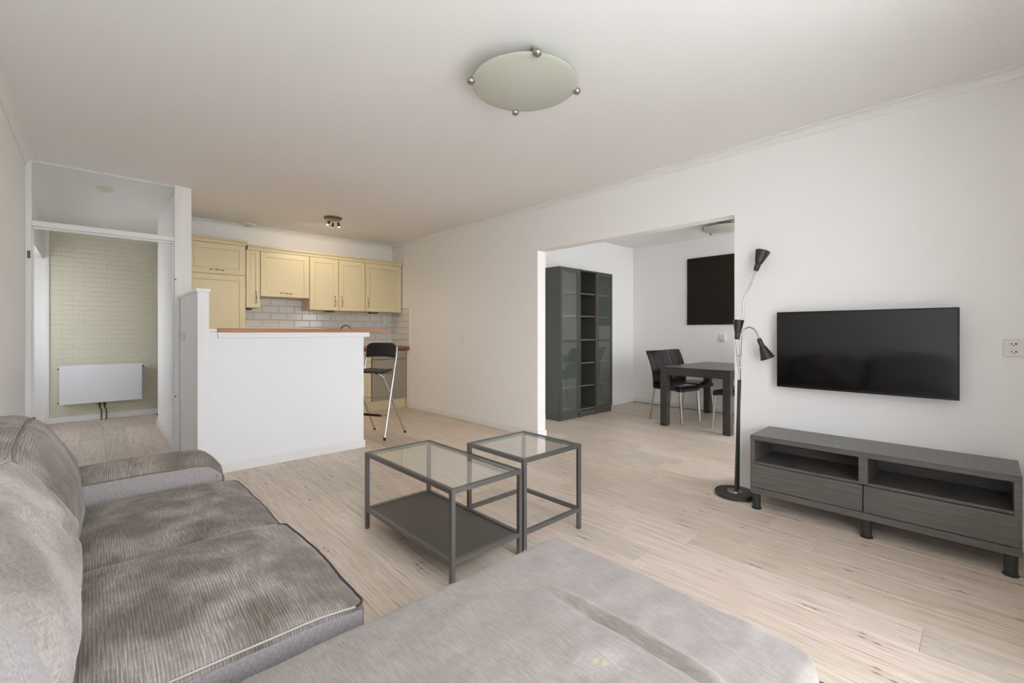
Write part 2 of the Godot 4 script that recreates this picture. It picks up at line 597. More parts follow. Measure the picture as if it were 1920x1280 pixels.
# ------------------------------------------------------------------ the room
func build_shell() -> void:
	var P: Material = M.wall_paint
	var T := CEIL + 0.001
	struct("ceiling", bx(V(-1.3, CEIL, ZB - 0.2), V(6.9, CEIL + 0.2, ZW + 0.4)), M.ceiling_paint)
	struct("wall_left", bx(V(XL - 0.15, 0, -5.36), V(XL, T, ZW + 0.3)), P)
	# the right wall: a stretch beside the kitchen, a lintel over the opening, a stretch with the television
	var b := MB.new()
	b.box(V(XR, 0, -7.2), V(XR + 0.125, T, -3.366))
	b.box(V(XR, 2.054, -3.366), V(XR + 0.125, T, -1.304))
	b.box(V(XR, 0, -1.304), V(XR + 0.125, T, ZW + 0.3))
	struct("wall_right", b, P)
	struct("wall_dining_back", bx(V(XR + 0.125, 0, -4.19), V(6.9, T, -4.04)), P)
	struct("wall_dining_side", bx(V(6.61, 0, -4.04), V(6.76, T, ZW + 0.3)), P)
	# the window wall behind the camera
	b = MB.new()
	var z0 := ZW
	var z1 := ZW + 0.3
	for s in [[XL - 0.15, 0.0, 0.0, T], [0.0, 2.0, 0.0, 0.12], [0.0, 2.0, 2.48, T], [2.0, 4.4, 0.0, T], [4.4, 6.1, 0.0, 0.12], [4.4, 6.1, 2.48, T], [6.1, 6.76, 0.0, T]]:
		b.box(V(s[0], s[2], z0), V(s[1], s[3], z1))
	struct("wall_window", b, P)
	var k := 1
	for s in [[0.0, 2.0], [4.4, 6.1]]:
		var w := struct_root("window_%d" % k)
		k += 1
		var f := MB.new()
		var zc := ZW + 0.17
		f.box(V(s[0], 0.12, zc - 0.035), V(s[1], 0.18, zc + 0.035), 0.004)
		f.box(V(s[0], 2.42, zc - 0.035), V(s[1], 2.48, zc + 0.035), 0.004)
		var nm := 3 if s[1] - s[0] > 2.5 else 2
		for q in nm + 1:
			var x: float = lerpf(s[0] + 0.03, s[1] - 0.03, float(q) / nm)
			f.box(V(x - 0.03, 0.18, zc - 0.035), V(x + 0.03, 2.42, zc + 0.035), 0.004)
		part("window_frame", f, M.trim_paint, w)
		for q in nm:
			var xa: float = lerpf(s[0] + 0.03, s[1] - 0.03, float(q) / nm) + 0.03
			var xb: float = lerpf(s[0] + 0.03, s[1] - 0.03, float(q + 1) / nm) - 0.03
			part("pane", bx(V(xa, 0.18, zc - 0.003), V(xb, 2.42, zc + 0.003)), M.pane, w)
		part("window_sill", bx(V(s[0] + 0.002, 0.12, ZW - 0.02), V(s[1] - 0.002, 0.14, ZW + 0.135), 0.005), M.trim_paint, w)
	# cove mouldings under the ceiling
	cove("trim_1", V(XR, CEIL, -6.63), V(XR, CEIL, ZW), V(-1, 0, 0))
	cove("trim_2", V(XL, CEIL, -5.3), V(XL, CEIL, ZW), V(1, 0, 0))
	cove("trim_3", V(0.705, CEIL, ZK), V(XR, CEIL, ZK), V(0, 0, 1))
	# baseboards
	skirt("baseboard_right", V(XR, 0, -6.1), V(XR, 0, -3.354), V(-1, 0, 0))
	skirt("baseboard_opening", V(XR - 0.012, 0, -3.366), V(XR + 0.137, 0, -3.366), V(0, 0, 1))
	skirt("baseboard_television", V(XR, 0, -1.304), V(XR, 0, ZW), V(-1, 0, 0))
	skirt("baseboard_dining_back", V(XR + 0.125, 0, -4.04), V(6.61, 0, -4.04), V(0, 0, 1))
	skirt("baseboard_dining_side", V(6.61, 0, -4.04), V(6.61, 0, ZW), V(-1, 0, 0))
	skirt("baseboard_left", V(XL, 0, -5.28), V(XL, 0, ZW), V(1, 0, 0))

# a quarter-hollow moulding that runs from a to b, out of the wall along o
func cove(called: String, a: Vector3, c: Vector3, o: Vector3) -> void:
	var b := MB.new()
	var pr := [Vector2(0.0, -0.052), Vector2(0.007, -0.052), Vector2(0.009, -0.045), Vector2(0.014, -0.03), Vector2(0.026, -0.016), Vector2(0.042, -0.010), Vector2(0.05, -0.008), Vector2(0.05, 0.0)]
	for k in pr.size() - 1:
		var p: Vector2 = pr[k]
		var q: Vector2 = pr[k + 1]
		var t := q - p
		var nn := o * absf(t.y) + Vector3.UP * (-absf(t.x))
		b.poly([a + o * p.x + Vector3.UP * p.y, c + o * p.x + Vector3.UP * p.y, c + o * q.x + Vector3.UP * q.y, a + o * q.x + Vector3.UP * q.y], nn.normalized())
	struct(called, b, M.trim_paint)

func skirt(called: String, a: Vector3, c: Vector3, o: Vector3, h := 0.07) -> void:
	var lo := V(minf(a.x, c.x), 0, minf(a.z, c.z))
	var hi := V(maxf(a.x, c.x), h, maxf(a.z, c.z))
	if o.x != 0.0:
		lo.x = minf(a.x, a.x + o.x * 0.012)
		hi.x = maxf(a.x, a.x + o.x * 0.012)
	else:
		lo.z = minf(a.z, a.z + o.z * 0.012)
		hi.z = maxf(a.z, a.z + o.z * 0.012)
	struct(called, bx(lo, hi, 0.003), M.trim_paint)

func build_floor() -> void:
	var f := struct("floor", bx(V(-1.3, -0.2, ZB - 0.2), V(6.9, -0.004, ZW + 0.4)), M.floor_joint)
	var wide := 0.19
	var long := 1.3
	# sixteen kinds of board: four strips of the picture, each mirrored both ways
	var kinds := []
	for k in 4:
		for fx in 2:
			for fz in 2:
				var b := MB.new()
				var h := V(wide / 2 - 0.0004, 0, long / 2 - 0.0006)
				var u0 := k / 4.0 + 0.004
				var u1 := (k + 1) / 4.0 - 0.004
				var c := 0.0012
				var ring := []
				for r in [[c, 0.0], [0.0, -c], [0.0, -0.004]]:
					ring.append([V(-h.x + r[0], r[1], -h.z + r[0]), V(h.x - r[0], r[1], -h.z + r[0]), V(h.x - r[0], r[1], h.z - r[0]), V(-h.x + r[0], r[1], h.z - r[0])])
				var uvs := []
				for p in ring[0]:
					var u: float = p.x / wide + 0.5
					var w: float = p.z / long + 0.5
					if fx == 1: u = 1.0 - u
					if fz == 1: w = 1.0 - w
					uvs.append(Vector2(lerpf(u0, u1, u), w))
				b.poly(ring[0], Vector3.UP, uvs)
				for r in 2:
					for e in 4:
						var e2 := (e + 1) % 4
						var nn: Vector3 = [V(0, 0, -1), V(1, 0, 0), V(0, 0, 1), V(-1, 0, 0)][e]
						if r == 0:
							nn = (nn + Vector3.UP).normalized()
						b.poly([ring[r][e], ring[r][e2], ring[r + 1][e2], ring[r + 1][e]], nn, [uvs[e], uvs[e2], uvs[e2], uvs[e]])
				kinds.append(b.mesh())
	rng.seed = 12
	var x := -0.95
	while x < 6.6:
		var z0 := ZB
		var z1 := ZW
		if x < XL - 0.02: z1 = -5.2
		if x > 0.75: z0 = -6.2
		if x - 0.095 > XR: z0 = -4.04
		var z := z0 - rng.randf_range(0.05, 1.2)
		while z < z1:
			var a := maxf(z, z0)
			var e := minf(z + long, z1)
			if e - a > 0.03:
				var o := put("plank", kinds[rng.randi() % kinds.size()], M["floor_oak_%d" % (rng.randi() % 4)], f, V(x, 0, (a + e) / 2.0))
				o.scale.z = (e - a) / long
			z += long
		x += wide

func build_hall() -> void:
	var P: Material = M.wall_paint
	var T := CEIL + 0.001
	# brick wall at the end of the hall: painted bricks laid in stretcher bond on a mortar bed
	var bw := struct("wall_hall_brick", bx(V(-1.2, 0, ZB - 0.15), V(2.1, T, ZB - 0.002)), M.brick_joint)
	var bl := 0.214
	var bh := 0.0625
	var variants := []
	rng.seed = 31
	for k in 6:
		var b := MB.new()
		var l := bl / 2 - 0.0005
		var hh := bh / 2 - 0.0012
		b.box(V(-l, -hh, -0.012), V(l, hh, rng.randf_range(0.0005, 0.0032)), 0.0026)
		variants.append(b.mesh())
	var row := 0
	var y := 0.07
	while y + bh < CEIL:
		var x := -0.389 + (0.0 if row % 2 == 0 else -bl / 2)
		while x < 0.80:
			var a := maxf(x, -0.389)
			var e := minf(x + bl, 0.80)
			if e - a > 0.03:
				var o := put("brick", variants[rng.randi() % 6], M.brick_paint, bw, V((a + e) / 2, y + bh / 2 + rng.randf_range(-0.0012, 0.0012), ZB))
				o.scale.x = (e - a) / bl
				o.rotation.z = rng.randf_range(-0.006, 0.006)
			x += bl
		y += bh
		row += 1
	skirt("baseboard_hall_brick", V(-0.424, 0, ZB + 0.002), V(2.0, 0, ZB + 0.002), V(0, 0, 1), 0.075)
	struct("trim_4", bx(V(-0.424, 0.075, ZB - 0.01), V(-0.389, T, ZB + 0.018), 0.003), M.trim_paint)
	struct("wall_hall_end", bx(V(-1.2, 0, ZB - 0.005), V(-0.424, T, ZB + 0.012)), P)
	skirt("baseboard_hall_end", V(-1.05, 0, ZB + 0.012), V(-0.424, 0, ZB + 0.012), V(0, 0, 1), 0.085)
	# an added hall window, out of sight on the left, brightens the brick wall
	var hl := MB.new()
	for s in [[ZB, -7.5, 0.0, T], [-7.5, -6.7, 0.0, 0.9], [-7.5, -6.7, 2.1, T], [-6.7, -5.3, 0.0, T]]:
		hl.box(V(-1.2, s[2], s[0]), V(-1.05, s[3], s[1]))
	struct("wall_hall_left", hl, P)
	var w := struct_root("window_3")
	var wf := MB.new()
	for z in [-7.5, -6.76]:
		wf.box(V(-1.15, 0.9, z), V(-1.09, 2.1, z + 0.06), 0.003)
	wf.box(V(-1.15, 0.9, -7.44), V(-1.09, 0.96, -6.76), 0.003)
	wf.box(V(-1.15, 2.04, -7.44), V(-1.09, 2.1, -6.76), 0.003)
	part("window_frame", wf, M.trim_paint, w)
	part("pane", bx(V(-1.123, 0.96, -7.44), V(-1.117, 2.04, -6.76)), M.pane, w)
	struct("wall_hall_front", bx(V(-1.2, 0, -5.36), V(XL - 0.15, T, -5.22)), P)
	struct("wall_hall_lintel", bx(V(-0.54, 2.08, ZB + 0.012), V(-0.44, T, -5.34), 0.002), P)
	struct("wall_hall_right", bx(V(0.60, 0, -7.08), V(0.705, T, -5.29)), P)
	skirt("baseboard_hall_right", V(0.60, 0, -7.08), V(0.60, 0, -5.33), V(-1, 0, 0), 0.08)
	struct("wall_corridor", bx(V(2.0, 0, ZB), V(2.1, T, -7.0)), P)
	# door frame with a fixed light over it; the door itself is off its hinges
	var d := struct_root("door_1")
	var z0 := -5.335
	var z1 := -5.275
	var b := MB.new()
	b.box(V(XL, 0, z0), V(-0.352, T, z1), 0.003)
	b.box(V(-0.352, 0, z0), V(-0.343, 2.0, z0 + 0.028), 0.002)
	part("jamb", b, M.trim_paint, d)
	b = MB.new()
	b.box(V(0.571, 0, z0), V(0.613, T, z1 + 0.006), 0.003)
	b.box(V(0.557, 0, z0), V(0.571, 2.0, z0 + 0.035), 0.002)
	part("jamb", b, M.trim_paint, d)
	b = MB.new()
	b.box(V(-0.352, 2.02, z0), V(0.571, 2.066, z1), 0.003)
	b.box(V(-0.352, 2.003, z0), V(0.571, 2.02, z0 + 0.035), 0.002)
	part("transom_bar", b, M.trim_paint, d)
	part("pane", bx(V(-0.352, 2.066, -5.308), V(0.571, CEIL - 0.012, -5.302)), M.pane, d)
	part("glazing_bead", bx(V(-0.352, CEIL - 0.012, -5.32), V(0.571, CEIL, -5.29), 0.002), M.trim_paint, d)
	b = MB.new()
	b.tube([V(-0.368, 1.755, z1 + 0.006), V(-0.368, 1.815, z1 + 0.006)], 0.007, 8)
	b.box(V(-0.377, 1.755, z1), V(-0.359, 1.815, z1 + 0.004), 0.001)
	part("hinge", b, M.handle_metal, d)
	for y_ in [1.66, 0.55]:
		b = MB.new()
		b.lathe([Vector2(0.0, 0.006), Vector2(0.006, 0.005), Vector2(0.008, 0.0)], 10, Transform3D(Basis(V(1, 0, 0), PI / 2), V(0.578, y_, z1 + 0.006)))
		part("hinge_pin", b, M.handle_metal, d)

	# radiator
	var r := thing("radiator", "white flat panel radiator hanging low on the painted brick wall", "radiator", V(0.1, 0, ZB + 0.1))
	part("panel", bx(V(-0.40, 0.236, -0.018), V(0.408, 0.735, 0.012), 0.004), M.radiator_paint, r)
	var fins := MB.new()
	for k in 30:
		var x := -0.385 + k * 0.0265
		fins.box(V(x, 0.25, -0.052), V(x + 0.014, 0.72, -0.018))
	fins.box(V(-0.395, 0.24, -0.06), V(0.4, 0.73, -0.05), 0.003)
	part("convector", fins, M.radiator_paint, r)
	for sx in [-0.37, 0.37]:
		part("bracket", bx(V(sx - 0.012, 0.3, -0.096), V(sx + 0.012, 0.68, -0.055), 0.002), M.radiator_paint, r)
	b = MB.new()
	b.tube([V(0.405, 0.69, -0.02), V(0.43, 0.69, -0.02)], 0.009, 10)
	part("valve_body", b, M.handle_metal, r)
	b = MB.new()
	b.tube([V(0.43, 0.69, -0.02), V(0.435, 0.69, -0.02), V(0.475, 0.69, -0.02), V(0.482, 0.69, -0.02)], [0.013, 0.018, 0.019, 0.013], 14)
	part("thermostat_knob", b, M.plastic_white, r)
	for sx in [-0.012, 0.036]:
		b = MB.new()
		b.tube(curve([V(sx - 0.01, 0.24, -0.03), V(sx - 0.01, 0.17, -0.03), V(sx + 0.006, 0.12, -0.03), V(sx + 0.006, 0.0, -0.03)], 5), 0.0085, 10)
		b.lathe([Vector2(0.0085, 0.235), Vector2(0.016, 0.235), Vector2(0.016, 0.205), Vector2(0.012, 0.2), Vector2(0.012, 0.18), Vector2(0.0085, 0.175)], 12, Transform3D(Basis(), V(sx - 0.01, 0, -0.03)))
		part("pipe", b, M.handle_metal, r)
	for q in [V(-0.415, 0.69, -0.03), V(-0.415, 0.26, -0.03)]:
		b = MB.new()
		b.tube([q, q + V(0.016, 0, 0)], [0.011, 0.008], 10)
		part("plug", b, M.handle_metal, r)

# ------------------------------------------------------------------ kitchen
func shaker(w: float, h: float, fr := 0.065) -> MB:
	# a framed door front, its back at z = 0, its face at z = 0.02; origin at its lower left corner
	var b := MB.new()
	var f := fr
	b.box(V(0, 0, 0), V(f, h, 0.02), 0.0015)
	b.box(V(w - f, 0, 0), V(w, h, 0.02), 0.0015)
	b.box(V(f, 0, 0), V(w - f, f, 0.02), 0.0015)
	b.box(V(f, h - f, 0), V(w - f, h, 0.02), 0.0015)
	b.poly([V(f, f, 0.016), V(w - f, f, 0.016), V(w - f, h - f, 0.016), V(f, h - f, 0.016)], V(0, 0, 1))
	var c := 0.006
	b.poly([V(f, f, 0.0195), V(w - f, f, 0.0195), V(w - f - c, f + c, 0.0161), V(f + c, f + c, 0.0161)], V(0, 1, 1).normalized())
	b.poly([V(f, h - f, 0.0195), V(w - f, h - f, 0.0195), V(w - f - c, h - f - c, 0.0161), V(f + c, h - f - c, 0.0161)], V(0, -1, 1).normalized())
	b.poly([V(f, f, 0.0195), V(f + c, f + c, 0.0161), V(f + c, h - f - c, 0.0161), V(f, h - f, 0.0195)], V(1, 0, 1).normalized())
	b.poly([V(w - f, f, 0.0195), V(w - f - c, f + c, 0.0161), V(w - f - c, h - f - c, 0.0161), V(w - f, h - f, 0.0195)], V(-1, 0, 1).normalized())
	return b

func bow_handle(upright: bool) -> MB:
	# a wavy antique bow handle, 14 cm, standing off the face along +z
	var b := MB.new()
	var pts := []
	var rad := []
	for k in 17:
		var t := k / 16.0
		var u := (t - 0.5) * 0.145
		var z := 0.024 * sin(PI * clampf(t * 1.06 - 0.03, 0.0, 1.0)) * (1.0 - 0.18 * cos(TAU * 2.0 * t))
		var s := 0.004 * sin(TAU * t)
		pts.append(V(s, u, z + 0.002) if upright else V(u, s, z + 0.002))
		rad.append(0.0042 + 0.0024 * cos(TAU * 2.0 * t))
	b.tube(pts, rad, 8)
	return b

func cabinet(called: String, label: String, x0: float, x1: float, y0: float, y1: float, zf: float, zb: float, doors: Array, group := "") -> Node3D:
	# a carcase with one door per entry: [y low, y high, handle: "", "upright" or "flat", handle x, handle y]
	var o := thing(called, label, "cabinet", V((x0 + x1) / 2, y0, zf), 0.0, group)
	var hw := (x1 - x0) / 2
	part("body", bx(V(-hw, 0, zb - zf), V(hw, y1 - y0, -0.022), 0.001), M.cream_lacquer, o)
	for d in doors:
		var w := 2 * hw - 0.005
		var dh: float = d[1] - d[0]
		var m := part("door", shaker(w, dh, minf(0.065, w * 0.3) if dh > 0.25 else 0.04), M.cream_lacquer, o, V(-w / 2, d[0] - y0, -0.02))
		if d[2]:
			put("handle", bow_handle(d[2] == "upright").mesh(), M.handle_metal, m, V(d[3] - ((x0 + x1) / 2 - w / 2), d[4] - d[0], 0.02))
	return o

func build_kitchen() -> void:
	var P: Material = M.wall_paint
	var wk := struct("wall_kitchen", bx(V(0.705, 0, -7.08), V(XR, CEIL + 0.001, ZK)), P)
	# glazed bevelled metro tiles above the worktop
	var tw := 0.2025
	var th := 0.0965
	var tile := MB.new()
	var a := V(tw / 2 - 0.0012, th / 2 - 0.0012, 0)
	var q := 0.008
	tile.poly([V(-a.x + q, -a.y + q, 0.0075), V(a.x - q, -a.y + q, 0.0075), V(a.x - q, a.y - q, 0.0075), V(-a.x + q, a.y - q, 0.0075)], V(0, 0, 1))
	var o4 := [V(-a.x, -a.y, 0.003), V(a.x, -a.y, 0.003), V(a.x, a.y, 0.003), V(-a.x, a.y, 0.003)]
	var i4 := [V(-a.x + q, -a.y + q, 0.0075), V(a.x - q, -a.y + q, 0.0075), V(a.x - q, a.y - q, 0.0075), V(-a.x + q, a.y - q, 0.0075)]
	var dr := [V(0, -1, 0), V(1, 0, 0), V(0, 1, 0), V(-1, 0, 0)]
	for e in 4:
		var e2 := (e + 1) % 4
		tile.poly([o4[e], o4[e2], i4[e2], i4[e]], (dr[e] * 0.49 + V(0, 0, 0.87)).normalized())
		tile.poly([o4[e], o4[e2], o4[e2] - V(0, 0, 0.003), o4[e] - V(0, 0, 0.003)], dr[e])
	var tm := tile.mesh()
	part("grout", bx(V(1.393, 0.9, ZK - 0.001), V(XR, 1.72, ZK + 0.0035)), M.tile_grout, wk)
	for row in 8:
		var y := 0.939 + row * th
		if row == 6:
			pass
		var x := 1.757 - 2.0 * tw + (0.0 if row % 2 == 0 else tw / 2)
		while x < XR - 0.01:
			var xa := maxf(x, 1.396)
			var xb := minf(x + tw, XR - 0.004)
			var seen := row < 6 or (xb > 1.5 and xa < 2.2)
			if seen and xb - xa > 0.015:
				var m := put("tile", tm, M.tile_glaze, wk, V((xa + xb) / 2, y + th / 2, ZK + 0.0035))
				m.scale.x = (xb - xa) / tw
			x += tw
	# the same tiles turn the corner onto the right wall as far as the worktop's edge
	var ws := struct("wall_splashback", bx(V(XR - 0.0035, 0.9, ZK), V(XR, 1.53, -6.06)), M.tile_grout)
	for row in 6:
		var z := -6.06 - tw + (0.0 if row % 2 == 0 else tw / 2)
		while z > ZK - tw:
			var za := maxf(z, ZK + 0.012)
			var zb := minf(z + tw, -6.064)
			if zb - za > 0.015:
				var m := put("tile", tm, M.tile_glaze, ws, V(XR - 0.0035, 0.939 + th * (row + 0.5), (za + zb) / 2))
				m.rotation.y = -PI / 2
				m.scale.x = (zb - za) / tw
			z -= tw
	struct("trim_6", bx(V(XR - 0.012, 0.93, -6.06), V(XR, 1.535, -6.048), 0.002), M.trim_paint)

	# tall unit and wall units, all with their fronts in one plane
	var zf := -6.294
	var zb := ZK + 0.001
	cabinet("tall_cabinet", "tall cream kitchen cabinet with two framed doors, left of the metro tiles", 0.79, 1.391, 0.12, 2.227, zf, zb,
		[[0.14, 1.853, "", 0, 0], [1.862, 2.222, "flat", 1.088, 1.905]])
	var lab := ["narrow cream wall cabinet beside the tall unit, with one upright handle", "wide short cream wall cabinet over the hood gap, with a level handle",
		"cream wall cabinet right of the hood unit, handle on its right edge", "middle cream wall cabinet with its handle on the left edge, beside another handle", "wide cream wall cabinet that ends against the right kitchen wall"]
	var spec := [[1.395, 1.552, 1.468, "upright", 1.506, 1.60], [1.556, 2.152, 1.618, "flat", 1.858, 1.667], [2.156, 2.550, 1.465, "upright", 2.500, 1.597], [2.554, 2.948, 1.465, "upright", 2.598, 1.597], [2.952, 3.545, 1.465, "upright", 2.992, 1.597]]
	for k in 5:
		var s: Array = spec[k]
		# the carcase stops at the tiles' glaze
		cabinet("wall_cabinet", lab[k], s[0], s[1], s[2], 2.19, zf, zb + 0.012, [[s[2] + 0.002, 2.186, s[3], s[4], s[5]]], "cream wall cabinets in a row")
	for s in [["cornice", "cream moulded cornice on top of the tall cabinet", 0.78, 1.40, 2.227], ["cornice", "long cream moulded cornice on top of the wall cabinets", 1.41, 3.556, 2.19]]:
		var o := thing(s[0], s[1], "cornice", V(0, s[4], zf))
		var b := MB.new()
		var pr := [Vector2(0.0, 0.0), Vector2(0.006, 0.004), Vector2(0.008, 0.018), Vector2(0.014, 0.03), Vector2(0.026, 0.04), Vector2(0.034, 0.044), Vector2(0.034, 0.056), Vector2(0.03, 0.058), Vector2(-0.3, 0.058)]
		for k in pr.size() - 1:
			var p: Vector2 = pr[k]
			var r: Vector2 = pr[k + 1]
			var t := r - p
			b.poly([V(s[2], p.y, p.x), V(s[3], p.y, p.x), V(s[3], r.y, r.x), V(s[2], r.y, r.x)], V(0, -t.x, t.y).normalized())
		for x in [s[2], s[3]]:
			var side := []
			for p in pr:
				side.append(V(x, p.y, p.x))
			side.append(V(x, 0, -0.3))
			b.poly(side, V(-1 if x == s[2] else 1, 0, 0))
		part("moulding", b, M.cream_lacquer, o)
	# little lamps under the wall units
	var under := ["small dark lamp under the cream wall cabinet right of the hood unit", "small dark lamp under the widest cream wall cabinet", "small dark lamp under the narrow cream wall cabinet"]
	var us := [[2.39, 2.51, -6.40, 1.465], [3.06, 3.18, -6.40, 1.465], [1.415, 1.49, -6.5, 1.468]]
	for k in 3:
		var s: Array = us[k]
		var o := thing("cabinet_lamp", under[k], "lamp", V((s[0] + s[1]) / 2, s[3], s[2]), 0.0, "lamps under the wall cabinets")
		var hw: float = (s[1] - s[0]) / 2
		var b := MB.new()
		b.poly([V(-hw, 0, 0.06), V(hw, 0, 0.06), V(hw, -0.026, 0.05), V(-hw, -0.026, 0.05)], V(0, -0.3, 1).normalized())
		b.poly([V(-hw, -0.026, 0.05), V(hw, -0.026, 0.05), V(hw, -0.026, -0.01), V(-hw, -0.026, -0.01)], V(0, -1, 0))
		b.poly([V(-hw, -0.026, -0.01), V(hw, -0.026, -0.01), V(hw, 0, -0.05), V(-hw, 0, -0.05)], V(0, -0.8, -0.6))
		for x in [-hw, hw]:
			b.poly([V(x, 0, 0.06), V(x, -0.026, 0.05), V(x, -0.026, -0.01), V(x, 0, -0.05)], V(signf(x), 0, 0))
		part("housing", b, M.handle_metal, o)
		part("diffuser", bx(V(-hw * 0.7, -0.029, 0.0), V(hw * 0.7, -0.0255, 0.04), 0.001), M.plastic_white, o)

	# base units
	var zu := -6.12
	cabinet("base_cabinet", "cream base cabinet with a drawer, between the stool and the dishwasher", 2.36, 2.962, 0.15, 0.885, zu, ZK + 0.001, [[0.155, 0.722, "", 0, 0], [0.73, 0.878, "flat", 2.66, 0.82]])
	cabinet("base_cabinet", "cream base cabinet below the worktop, hidden behind the bar", 1.40, 1.878, 0.15, 0.885, zu, ZK + 0.001, [[0.155, 0.722, "", 0, 0], [0.73, 0.878, "flat", 1.64, 0.82]])
	cabinet("base_cabinet", "cream sink cabinet below the tap, hidden behind the bar", 1.88, 2.358, 0.15, 0.885, zu, ZK + 0.001, [[0.155, 0.722, "", 0, 0], [0.73, 0.878, "", 0, 0]])
	var dw := thing("dishwasher", "brushed steel dishwasher under the end of the wooden worktop", "dishwasher", V(3.255, 0.15, zu))
	part("body", bx(V(-0.285, 0.0, -0.45), V(0.285, 0.733, -0.022)), M.black_matte, dw)
	part("door", bx(V(-0.284, 0.004, -0.022), V(0.284, 0.60, 0.0), 0.002), M.brushed_steel, dw)
	part("control_panel", bx(V(-0.284, 0.606, -0.022), V(0.284, 0.728, 0.0), 0.002), M.brushed_steel, dw)
	struct("trim_7", bx(V(3.543, 0.0, zu - 0.05), V(XR, 0.885, zu + 0.004), 0.001), M.cream_lacquer)
	var pl := thing("plinth", "cream plinth board under the base cabinets and dishwasher", "plinth", V(2.5, 0, -6.17))
	part("board", bx(V(-1.1, 0, -0.016), V(1.043, 0.15, 0.0), 0.001), M.cream_lacquer, pl)
	var wt := thing("worktop", "reddish brown wooden worktop along the kitchen's back wall", "worktop", V(2.48, 0.885, -6.35))
	var b := MB.new()
	b.box(V(-1.085, 0, -0.275), V(1.08, 0.045, 0.275), 0.006)
	part("slab", b, M.worktop_wood, wt)
	# tap
	var tp := thing("tap", "dark curved kitchen tap rising just behind the bar top", "tap", V(2.69, 0.93, -6.42))
	b = MB.new()
	b.lathe([Vector2(0.0, 0.0), Vector2(0.026, 0.0), Vector2(0.026, 0.01), Vector2(0.018, 0.03), Vector2(0.016, 0.07), Vector2(0.0, 0.07)], 16)
	part("base", b, M.handle_metal, tp)
	b = MB.new()
	var arc := [V(-0.045, 0.07, 0.0), V(-0.046, 0.25, 0.0)]
	for k in 13:
		var t := PI - PI * k / 12.0
		arc.append(V(0.048 * cos(t), 0.275 + 0.052 * sin(t), 0.008 * k))
	arc.append(V(0.05, 0.235, 0.1))
	arc[0] = V(0.0, 0.06, 0.0)
	b.tube(curve(arc, 3), 0.008, 10)
	part("spout", b, M.handle_metal, tp)
	b = MB.new()
	b.tube([V(0.015, 0.045, 0.0), V(0.07, 0.085, 0.02)], [0.006, 0.004], 8)
	part("lever", b, M.handle_metal, tp)

# ------------------------------------------------------------------ half wall and bar
func build_counter() -> void:
	var zc := -4.30
	var b := MB.new()
	b.box(V(0.613, 0, -5.29), V(0.69, 1.485, zc), 0.002)
	struct("wall_half", b, M.panel_paint)
	struct("trim_8", bx(V(0.602, 1.482, -5.288), V(0.7, 1.511, zc + 0.01), 0.003), M.trim_paint)
	b = MB.new()
	b.box(V(0.689, 0, zc - 0.12), V(1.998, 1.115, zc), 0.002)
	b.box(V(0.689, 1.11, zc - 0.12), V(0.75, 1.16, zc), 0.001)
	struct("wall_counter", b, M.panel_paint)
	skirt("baseboard_counter", V(0.613, 0, zc), V(2.01, 0, zc), V(0, 0, 1), 0.075)
	skirt("baseboard_counter_end", V(1.998, 0, zc - 0.12), V(1.998, 0, zc), V(1, 0, 0), 0.075)
	struct("trim_9", bx(V(0.75, 1.112, zc - 0.19), V(2.055, 1.16, zc + 0.016), 0.002), M.panel_paint)
	var o := thing("bar_counter", "long orange brown wooden bar top resting on the white counter wall", "bar counter", V(1.5, 1.16, zc))
	b = MB.new()
	b.box(V(-0.752, 0, -0.34), V(0.765, 0.031, 0.03), 0.007)
	part("board", b, M.bar_wood, o)
	part("end_block", bx(V(-0.81, 0.002, -0.3), V(-0.752, 0.029, -0.004), 0.002), M.panel_paint, o)

# ------------------------------------------------------------------ sofa
func cushion(h: Vector3, r: float, crown: Vector3, lump: float, sd: int, step := 0.03) -> MB:
	var b := MB.new()
	var nz := noise(2.2, 3, sd)
	var f := func(p: Vector3, out: Vector3) -> Vector3:
		var u := Vector3(p.x / h.x, p.y / h.y, p.z / h.z)
		var q := p
		q.x += signf(u.x) * crown.x * absf(out.x) * (1.0 - u.y * u.y) * (1.0 - u.z * u.z)
		q.y += signf(u.y) * crown.y * (1.0 - pow(absf(u.x), 2.4)) * (1.0 - pow(absf(u.z), 2.4)) * absf(u.y)
		q.z += signf(u.z) * crown.z * absf(out.z) * (1.0 - u.x * u.x) * (1.0 - u.y * u.y)
		q += out * lump * nz.get_noise_3d(p.x * 2.0, p.y * 2.0, p.z * 2.0)
		return q
	b.soft_box(h, r, step, f)
	return b

func rounded_loop(hx: float, hz: float, y: float, r: float, m := 6) -> Array:
	var out := []
	for c in [[1, 1, 0.0], [-1, 1, 0.5], [-1, -1, 1.0], [1, -1, 1.5]]:
		for k in m + 1:
			var t: float = PI * (c[2] + 0.5 * k / m)
			out.append(V(c[0] * (hx - r) + cos(t) * r, y, c[1] * (hz - r) + sin(t) * r))
	return out

func dense(loop: Array, step: float) -> Array:
	var out := []
	for k in loop.size():
		var a: Vector3 = loop[k]
		var c: Vector3 = loop[(k + 1) % loop.size()]
		var m := maxi(1, int(a.distance_to(c) / step))
		for i in m:
			out.append(a.lerp(c, float(i) / m))
	return out

